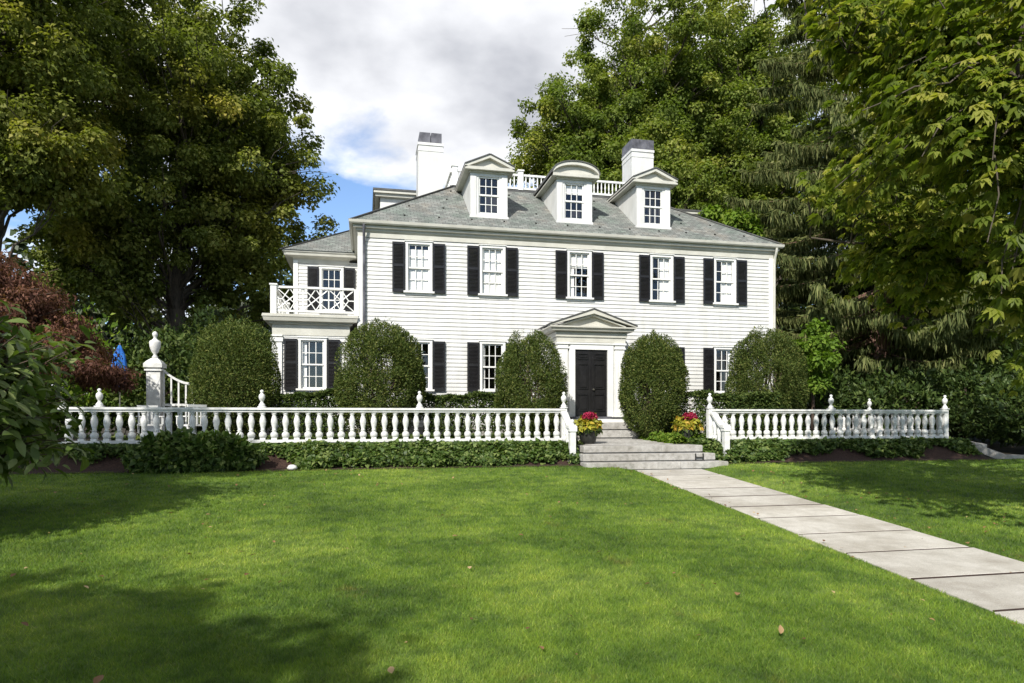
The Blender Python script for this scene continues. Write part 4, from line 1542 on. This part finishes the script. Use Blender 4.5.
# japanese maple: low layered crown
jc, jr = [], []
for k in range(125):
    a, e = random.uniform(0, 6.28), random.random() ** .6
    rr_ = 3.5 * e
    jc.append((-16.15 + math.cos(a) * rr_, -2.4 + math.sin(a) * rr_ * .8, 5.5 - 3.0 * e ** 1.7 + random.uniform(-.5, .2)))
    jr.append(random.uniform(.35, .65))
tree('japanese_maple', 'dark red weeping japanese maple beyond the end of the balustrade', -16.5, -2.4, 'red', 'twig',
     [(-16.5, -2.4, .95), (-16.4, -2.4, 1.9), (-16.6, -2.3, 3.0), (-16.5, -2.4, 4.4)], (np.array(jc), np.array(jr)), 560, .09, None, .12, flat=.5, aspect=.4, hang=.6, vary_c=.5)

# understorey shrubs, left and right
US = 'dark garden shrubs under the trees'
for lab, x, y, rx, zt, mt, n in (
        ('bright green shrub behind the red maple, next to the blue parasol', -16.4, 4.0, 1.7, 4.7, 'lime', 7000),
        ('green shrub directly behind the urn topped gate post', -13.4, 4.2, 1.7, 4.3, 'box', 9000),
        ('dark shrub behind the scooped fence panel', -11.4, 3.0, 1.3, 3.7, 'rhodo', 8000),
        ('tall dark shrub under the forked maple', -12.6, 7.6, 2.2, 5.2, 'rhodo', 9000),
        ('dark shrub under the pale limbed maple', -19.0, 1.5, 2.3, 4.8, 'rhodo', 9000)):
    dome_shrub('garden_shrub', lab, 'shrub', x, y, .98, rx, rx * .9, zt, M[mt], n, .17, US, lump=.28, aspect=.5, skirt=.4)
for lab, x, y, rx, zt, n in (
        ('dark rhododendron just right of the lime green tree', 9.4, 1.0, 1.5, 3.3, 8000),
        ('dark rhododendron in front of the spruce trunk', 11.6, -.6, 1.5, 3.0, 8000),
        ('dark rhododendron beyond the corner finial of the shorter balustrade', 13.6, -1.2, 1.6, 3.2, 8000),
        ('dark shrub under the chestnut branches beside the curved side path', 13.2, -4.2, 1.7, 2.6, 8000),
        ('tall dark shrub deep in shade behind the rhododendrons', 13.8, 4.5, 3.0, 5.0, 11000),
        ('tall dark shrub at the edge of the picture under the chestnut', 16.6, -1.5, 2.2, 4.4, 9000)):
    lab = lab.replace('just right of', 'beside').replace('at the edge of the picture under', 'deep in the shade under')
    dome_shrub('rhododendron', lab, 'shrub', x, y, .8 if y < -3 else .98, rx, rx * .85, zt, M['rhodo'], n, .17, 'dark shrubs behind the shorter balustrade', lump=.28, aspect=.42, skirt=.4)


# weeping spruce
def spruce(x, y, z0, h, rmax, label):
    t = thing('spruce_tree', label, 'tree', (x, y, z0))
    mb = MB()
    mb.tube([(x, y, z0), (x, y, z0 + 3), (x + .1, y, z0 + h * .5), (x, y, z0 + h)], [.42, .34, .22, .03], 10)
    P, Dn, Ax, Ls = [], [], [], []
    z = 3.6
    while z < h - .5:
        rr_ = rmax * min(1.0, .45 + .55 * min(1, (z - 2) / 3)) * (1 - (z / h) ** 1.4) + .4
        for k in range(6):
            a = random.uniform(0, 6.28)
            L = rr_ * random.uniform(.55, 1.12)
            dz_ = random.uniform(-.5, .5)
            pts = []
            for i in range(9):
                u = i / 8
                pts.append(Vector((x + math.cos(a) * L * u, y + math.sin(a) * L * u, z0 + z + dz_ - L * .42 * u + L * .30 * u ** 2.6)))
            mb.tube(pts, [max(.055 * (1 - u / 9) * min(1, L / 3), .012) for u in range(9)], 5, False)
            m_ = int(165 * L)
            u = np.sqrt(rng.random(m_)) * .94 + .06
            idx = np.clip((u * 8).astype(int), 0, 7)
            fr_ = u * 8 - idx
            pp = np.array([list(p) for p in pts])
            b_ = pp[idx] * (1 - fr_[:, None]) + pp[idx + 1] * fr_[:, None]
            tang = np.array([-math.sin(a), math.cos(a), 0])
            sd = rng.normal(size=m_) * .42 * (1.15 - u)
            b_ = b_ + tang * sd[:, None]
            P.append(b_)
            hang_ = rng.random(m_) < .72
            ax = np.where(hang_[:, None], np.array([0, 0, -1.0]) + rdir(m_) * .34, np.array([math.cos(a), math.sin(a), -.25]) + rdir(m_) * .5)
            Ax.append(ax)
            Dn.append(np.array([math.cos(a), math.sin(a), .3]) + rdir(m_) * .9)
            Ls.append(np.where(hang_, .22 + .40 * rng.random(m_) ** 1.5, .16 + .14 * rng.random(m_)))
        z += .24 + .010 * z
    mb.build('trunk', M['bark_red'], t, smooth=True)
    P, Dn, Ax, Ls = np.concatenate(P), np.concatenate(Dn), np.concatenate(Ax), np.concatenate(Ls)
    v, f, k = leaf_arrays(P, unit(Dn), Ax, Ls, .035 + .045 * rng.random(len(P)), False, .05)
    place('needles', np_mesh('needles', v, f, M['spruce'], np.repeat(rng.random(len(P)) ** 1.2, k), org=(x, y, z0)), t, (x, y, z0))


spruce(13.0, 1.9, .95, 32, 6.2, 'weeping spruce with hanging grey green branchlets beyond the house corner')
spruce(19.5, 5.0, .95, 28, 5.4, 'second weeping spruce behind the chestnut branches')


# horse chestnut: fans of palmate leaves on arching sprays
def chestnut(x, y, label):
    z0 = float(H(x, y)) - .1
    t = thing('chestnut_tree', label, 'tree', (x, y, z0))
    mb = MB()
    tr_ = [Vector(p) for p in ((x, y, z0), (x, y, z0 + 1.5), (x + .1, y, z0 + 3.2), (x, y + .1, z0 + 5.5), (x - .1, y, z0 + 8.5), (x, y, z0 + 11))]
    mb.tube(tr_, [.42, .34, .30, .24, .15, .05], 10)
    P, Dd = [], []
    tips = []
    for k in range(185):
        a = random.uniform(0, 6.28)
        hz = random.uniform(0.05, 1)
        z = 2.0 + 8.6 * hz
        rad_ = (5.3 if hz < .6 else 5.3 * math.sqrt(max(.05, 1 - ((hz - .6) / .42) ** 2))) * random.uniform(.45, 1.0)
        tips.append((x + math.cos(a) * rad_, y + math.sin(a) * rad_, z - .10 * rad_ * (hz < .5)))
    tips += CH_EXTRA
    tips = [q for q in tips if ch_ok(q)]
    limbs = []
    for k in range(22):
        a = 2.4 * k + .3
        zz0 = 2.9 + 6.0 * k / 22
        e = Vector((x + math.cos(a) * 3.9, y + math.sin(a) * 3.9, z0 + zz0 + 1.2))
        b_ = min(tr_[1:], key=lambda p: abs(p.z - zz0))
        pts = bend(b_, e, .08, 7, .045)
        mb.tube(pts, [.085 * (1 - i / 8.2) for i in range(8)], 7, False)
        limbs += pts[2:]
    for tp_ in tips:
        tp_ = Vector(tp_)
        b_ = min(limbs, key=lambda p: (p - tp_).length + .5 * max(0, p.z - tp_.z))
        L = (tp_ - b_).length
        pts = bend(b_, tp_, .10, 6, .05)
        mb.tube(pts, [max(.007 * L * (1 - i / 7) + .004, .005) for i in range(7)], 5, False)
        n = random.randint(58, 72)
        for _ in range(n):
            k = random.uniform(1.2, 6.0)
            i = min(int(k), 5)
            p = pts[i].lerp(pts[i + 1], k - i)
            o = Vector((random.gauss(0, 1), random.gauss(0, 1), random.gauss(-.08, .25))) * .30
            P.append(tuple(p + o))
            Dd.append(tuple((o + (tp_ - b_).normalized() * .4)))
    mb.build('trunk', M['bark'], t, smooth=True)
    kp = [i for i, q in enumerate(P) if ch_ok(q, .15)]
    P, Dd = np.array(P)[kp], unit(np.array(Dd)[kp])
    n = len(P)
    nrm = unit(np.array([0, 0, 1.0]) + Dd * .25 + rdir(n) * .42)
    fwd = unit(Dd - nrm * np.sum(Dd * nrm, 1, keepdims=True) + rdir(n) * .05)
    sd = np.cross(nrm, fwd)
    vs, fs, va, off = [], [], [], 0
    base_v = rng.random(n) ** 1.2
    sz = .14 * (1 + .30 * rng.normal(size=n)).clip(.5, 1.5)
    for ang, sc in ((-1.2, .72), (-.72, .9), (-.3, 1.0), (.08, 1.06), (.45, .98), (.85, .88), (1.35, .68)):
        ang = ang + .12 * random.uniform(-1, 1)
        ax = rdir(n) * .16 + fwd * math.cos(ang) + sd * math.sin(ang) - nrm * (.14 + .22 * rng.random(n))[:, None]
        v, f, k = leaf_arrays(P, nrm, ax, sz * sc, sz * sc * (.34 + .12 * rng.random(n)), False, .25)
        vs.append(v)
        fs.append(f + off)
        off += len(v)
        va.append(np.clip(base_v + .08 * rng.normal(size=n), 0, 1))
    place('crown', np_mesh('crown', np.concatenate(vs), np.concatenate(fs), M['chestnut'], np.concatenate(va), org=(x, y, z0)), t, (x, y, z0))


def ch_ok(q, slack=0.0):
    """the crown's outer face on the house side: leans out over the path high up, pulled in low down"""
    x, y, z = q
    lim = -1.55 + .78 * (y + 14.5) + min(2.6, 1.5 * max(0, 4.15 - z)) - .12 * max(0, z - 5) - slack
    lim += .45 * math.sin(2.1 * z + 1.3 * y) + .3 * math.sin(4.7 * z - 2 * y + 1)
    return x > lim


CH_EXTRA = []
for k in range(200):          # long low sprays on the house side
    CH_EXTRA.append((random.uniform(-1.9, 2.8), random.uniform(-15.5, -11.0), random.uniform(1.7, 7.4)))
chestnut(3.6, -13.3, 'horse chestnut with yellow green palmate leaves arching over the path')


# glossy shrub close to the camera
def glossy(x, y, label):
    z0 = float(H(x, y))
    t = thing('magnolia_shrub', label, 'shrub', (x, y, z0))
    mb = MB()
    P, Dd = [], []
    for k in range(250):
        a = random.uniform(-1.7, 1.7)
        e = random.random() ** .5
        tip = Vector((x + math.cos(a) * 2.1 * e, y + math.sin(a) * 2.2 * e, z0 + .95 + random.uniform(-.12, 2.3) * (1.08 - .45 * e)))
        b_ = Vector((x + random.uniform(-.15, .15), y + random.uniform(-.15, .15), z0 + random.uniform(.0, .3)))
        pts = bend(b_, tip, .12, 6, .03)
        mb.tube(pts, [max(.034 * (1 - i / 6.5), .006) for i in range(7)], 5, False)
        for _ in range(26):
            kk = random.uniform(3.0, 6.0)
            i = min(int(kk), 5)
            p = pts[i].lerp(pts[i + 1], kk - i)
            o = Vector((random.gauss(0, 1), random.gauss(0, 1), random.gauss(0, .7))) * .17
            P.append(tuple(p + o))
            Dd.append(tuple(o.normalized() + (tip - b_).normalized() * .6))
    mb.build('stem', M['twig'], t, smooth=True)
    P, Dd = np.array(P), unit(np.array(Dd))
    foliage('foliage', M['magnolia'], P, Dd, t, .19, .44, .75, .5, .25, True, droop=.3, jit=.22)


glossy(-12.45, -11.5, 'glossy leaved shrub hanging over the lawn before the end of the long balustrade')


# trees outside the picture that shade the lawn
def shade_tree(label, x, y, zc, r, rz, n, per):
    z0 = float(H(x, y)) - .1
    tree('shade_tree', label, x, y, 'maple', 'bark', [(x, y, z0), (x, y, 2), (x + .1, y, zc - rz * .5), (x, y, zc + rz * .7)],
         fill([((x, y, zc), (r, r, rz), 1.0)], n, .6, 1.1, .4), per, .24, 'trees across the front lawn', .3)


SHX, SHY = -10.3 - 5.72, -17.0 - 8.8
shade_tree('garden tree standing on the lawn behind the viewer, its shadow on the near grass', SHX, SHY, 8.2, 2.75, .9, 80, 420)
shade_tree('tall garden tree beside the lawn past the near glossy shrub', -20.4, -18.0, 9.4, 4.9, 4.2, 90, 420)
shade_tree('garden tree by the front path behind the viewer', -3.2, -26.8, 8.2, 2.2, 2.4, 30, 380)

# far woods, one mass
n = 75000
a = rng.random(n)
x = np.where(a < .5, -75 + 70 * rng.random(n), 10 + 60 * rng.random(n))
yy = 44 + 14 * rng.random(n) - .12 * np.abs(x - 5)
top = np.where(x < 0, 12.5, 10.5) + 2.2 * np.sin(x * .35) + 1.4 * np.sin(x * .9 + 1) + np.where(x > 0, 4, 0)
z = 1 + top * rng.random(n) ** .8
p = np.stack([x, yy, z], 1)
o = foliage('woods', M['woods'], p, unit(np.stack([0 * x, 0 * x - 1, 0 * x + .6], 1)), None, .75, .7, .5, .9, .2, loc=(0, 0, 0))
tag(o, 'distant belt of woodland behind the gardens', None, None, 'stuff')

# ------------------------------------------------------------------ grass
def blades():
    n = 950000
    # denser close to the viewing terrace of the lawn, thinner far off
    rr_ = 3.2 * (24 / 3.2) ** rng.random(n)
    an = R(12.1) + (rng.random(n) - .5) * R(108)
    x = cam.location.x + np.sin(an) * rr_ * 1.0
    y = cam.location.y + np.cos(an) * rr_
    l = path_left(y)
    edge = -5.70 + .03 * np.sin(x * 3) + .03 * np.sin(x * 7.7)
    ok = (y < edge) & ~((x > l - .015) & (x < l + PATH_W + .015)) & ~((x > -1.82) & (x < 1.84) & (y > -6.16)) & (x < 12) & (x > -24)
    x, y, rr_ = x[ok], y[ok], rr_[ok]
    n = len(x)
    tuft = .5 + .5 * np.sin(x * 9.1 + 3 * np.sin(y * 4.3)) * np.sin(y * 8.3 + 2 * np.sin(x * 5.1))
    hgt = (.019 + .015 * rng.random(n) + .010 * tuft) * (1 + .012 * rr_)
    wid = (.0026 + .0018 * rng.random(n)) * (1 + .20 * (rr_ - 3).clip(0))
    a = rng.random(n) * 6.283
    lean = rng.normal(size=(n, 2)) * .55
    z = H(x, y) - .004
    b_ = np.stack([x, y, z], 1)
    s = np.stack([np.cos(a) * wid * .5, np.sin(a) * wid * .5, 0 * a], 1)
    tip = b_ + np.stack([lean[:, 0] * hgt, lean[:, 1] * hgt, hgt], 1)
    v = np.stack([b_ - s, b_ + s, tip], 1).reshape(-1, 3)
    f = np.arange(n * 3).reshape(n, 3)
    me = np_mesh('grass', v, f, M['blade'], rng.random(n))
    tag(place('grass', me, None, (0, 0, 0)), 'short mown green grass of the front lawn', None, None, 'stuff')


blades()

# fallen leaves
n = 420
x = -13 + 16 * rng.random(n)
y = -17.2 + 11 * rng.random(n)
cl = rng.random(n) < .45
x[cl] = -1.5 + 3.4 * rng.random(cl.sum())
p = np.stack([x, y, H(x, y) + .045], 1)
o = foliage('fallen_leaves', M['dead'], p, np.tile([0, 0, 1.0], (n, 1)), None, .045, .75, 1.5, .5, 0, True, loc=(0, 0, 0), droop=.2)
tag(o, 'dry brown leaves scattered over the lawn and path', None, None, 'stuff')
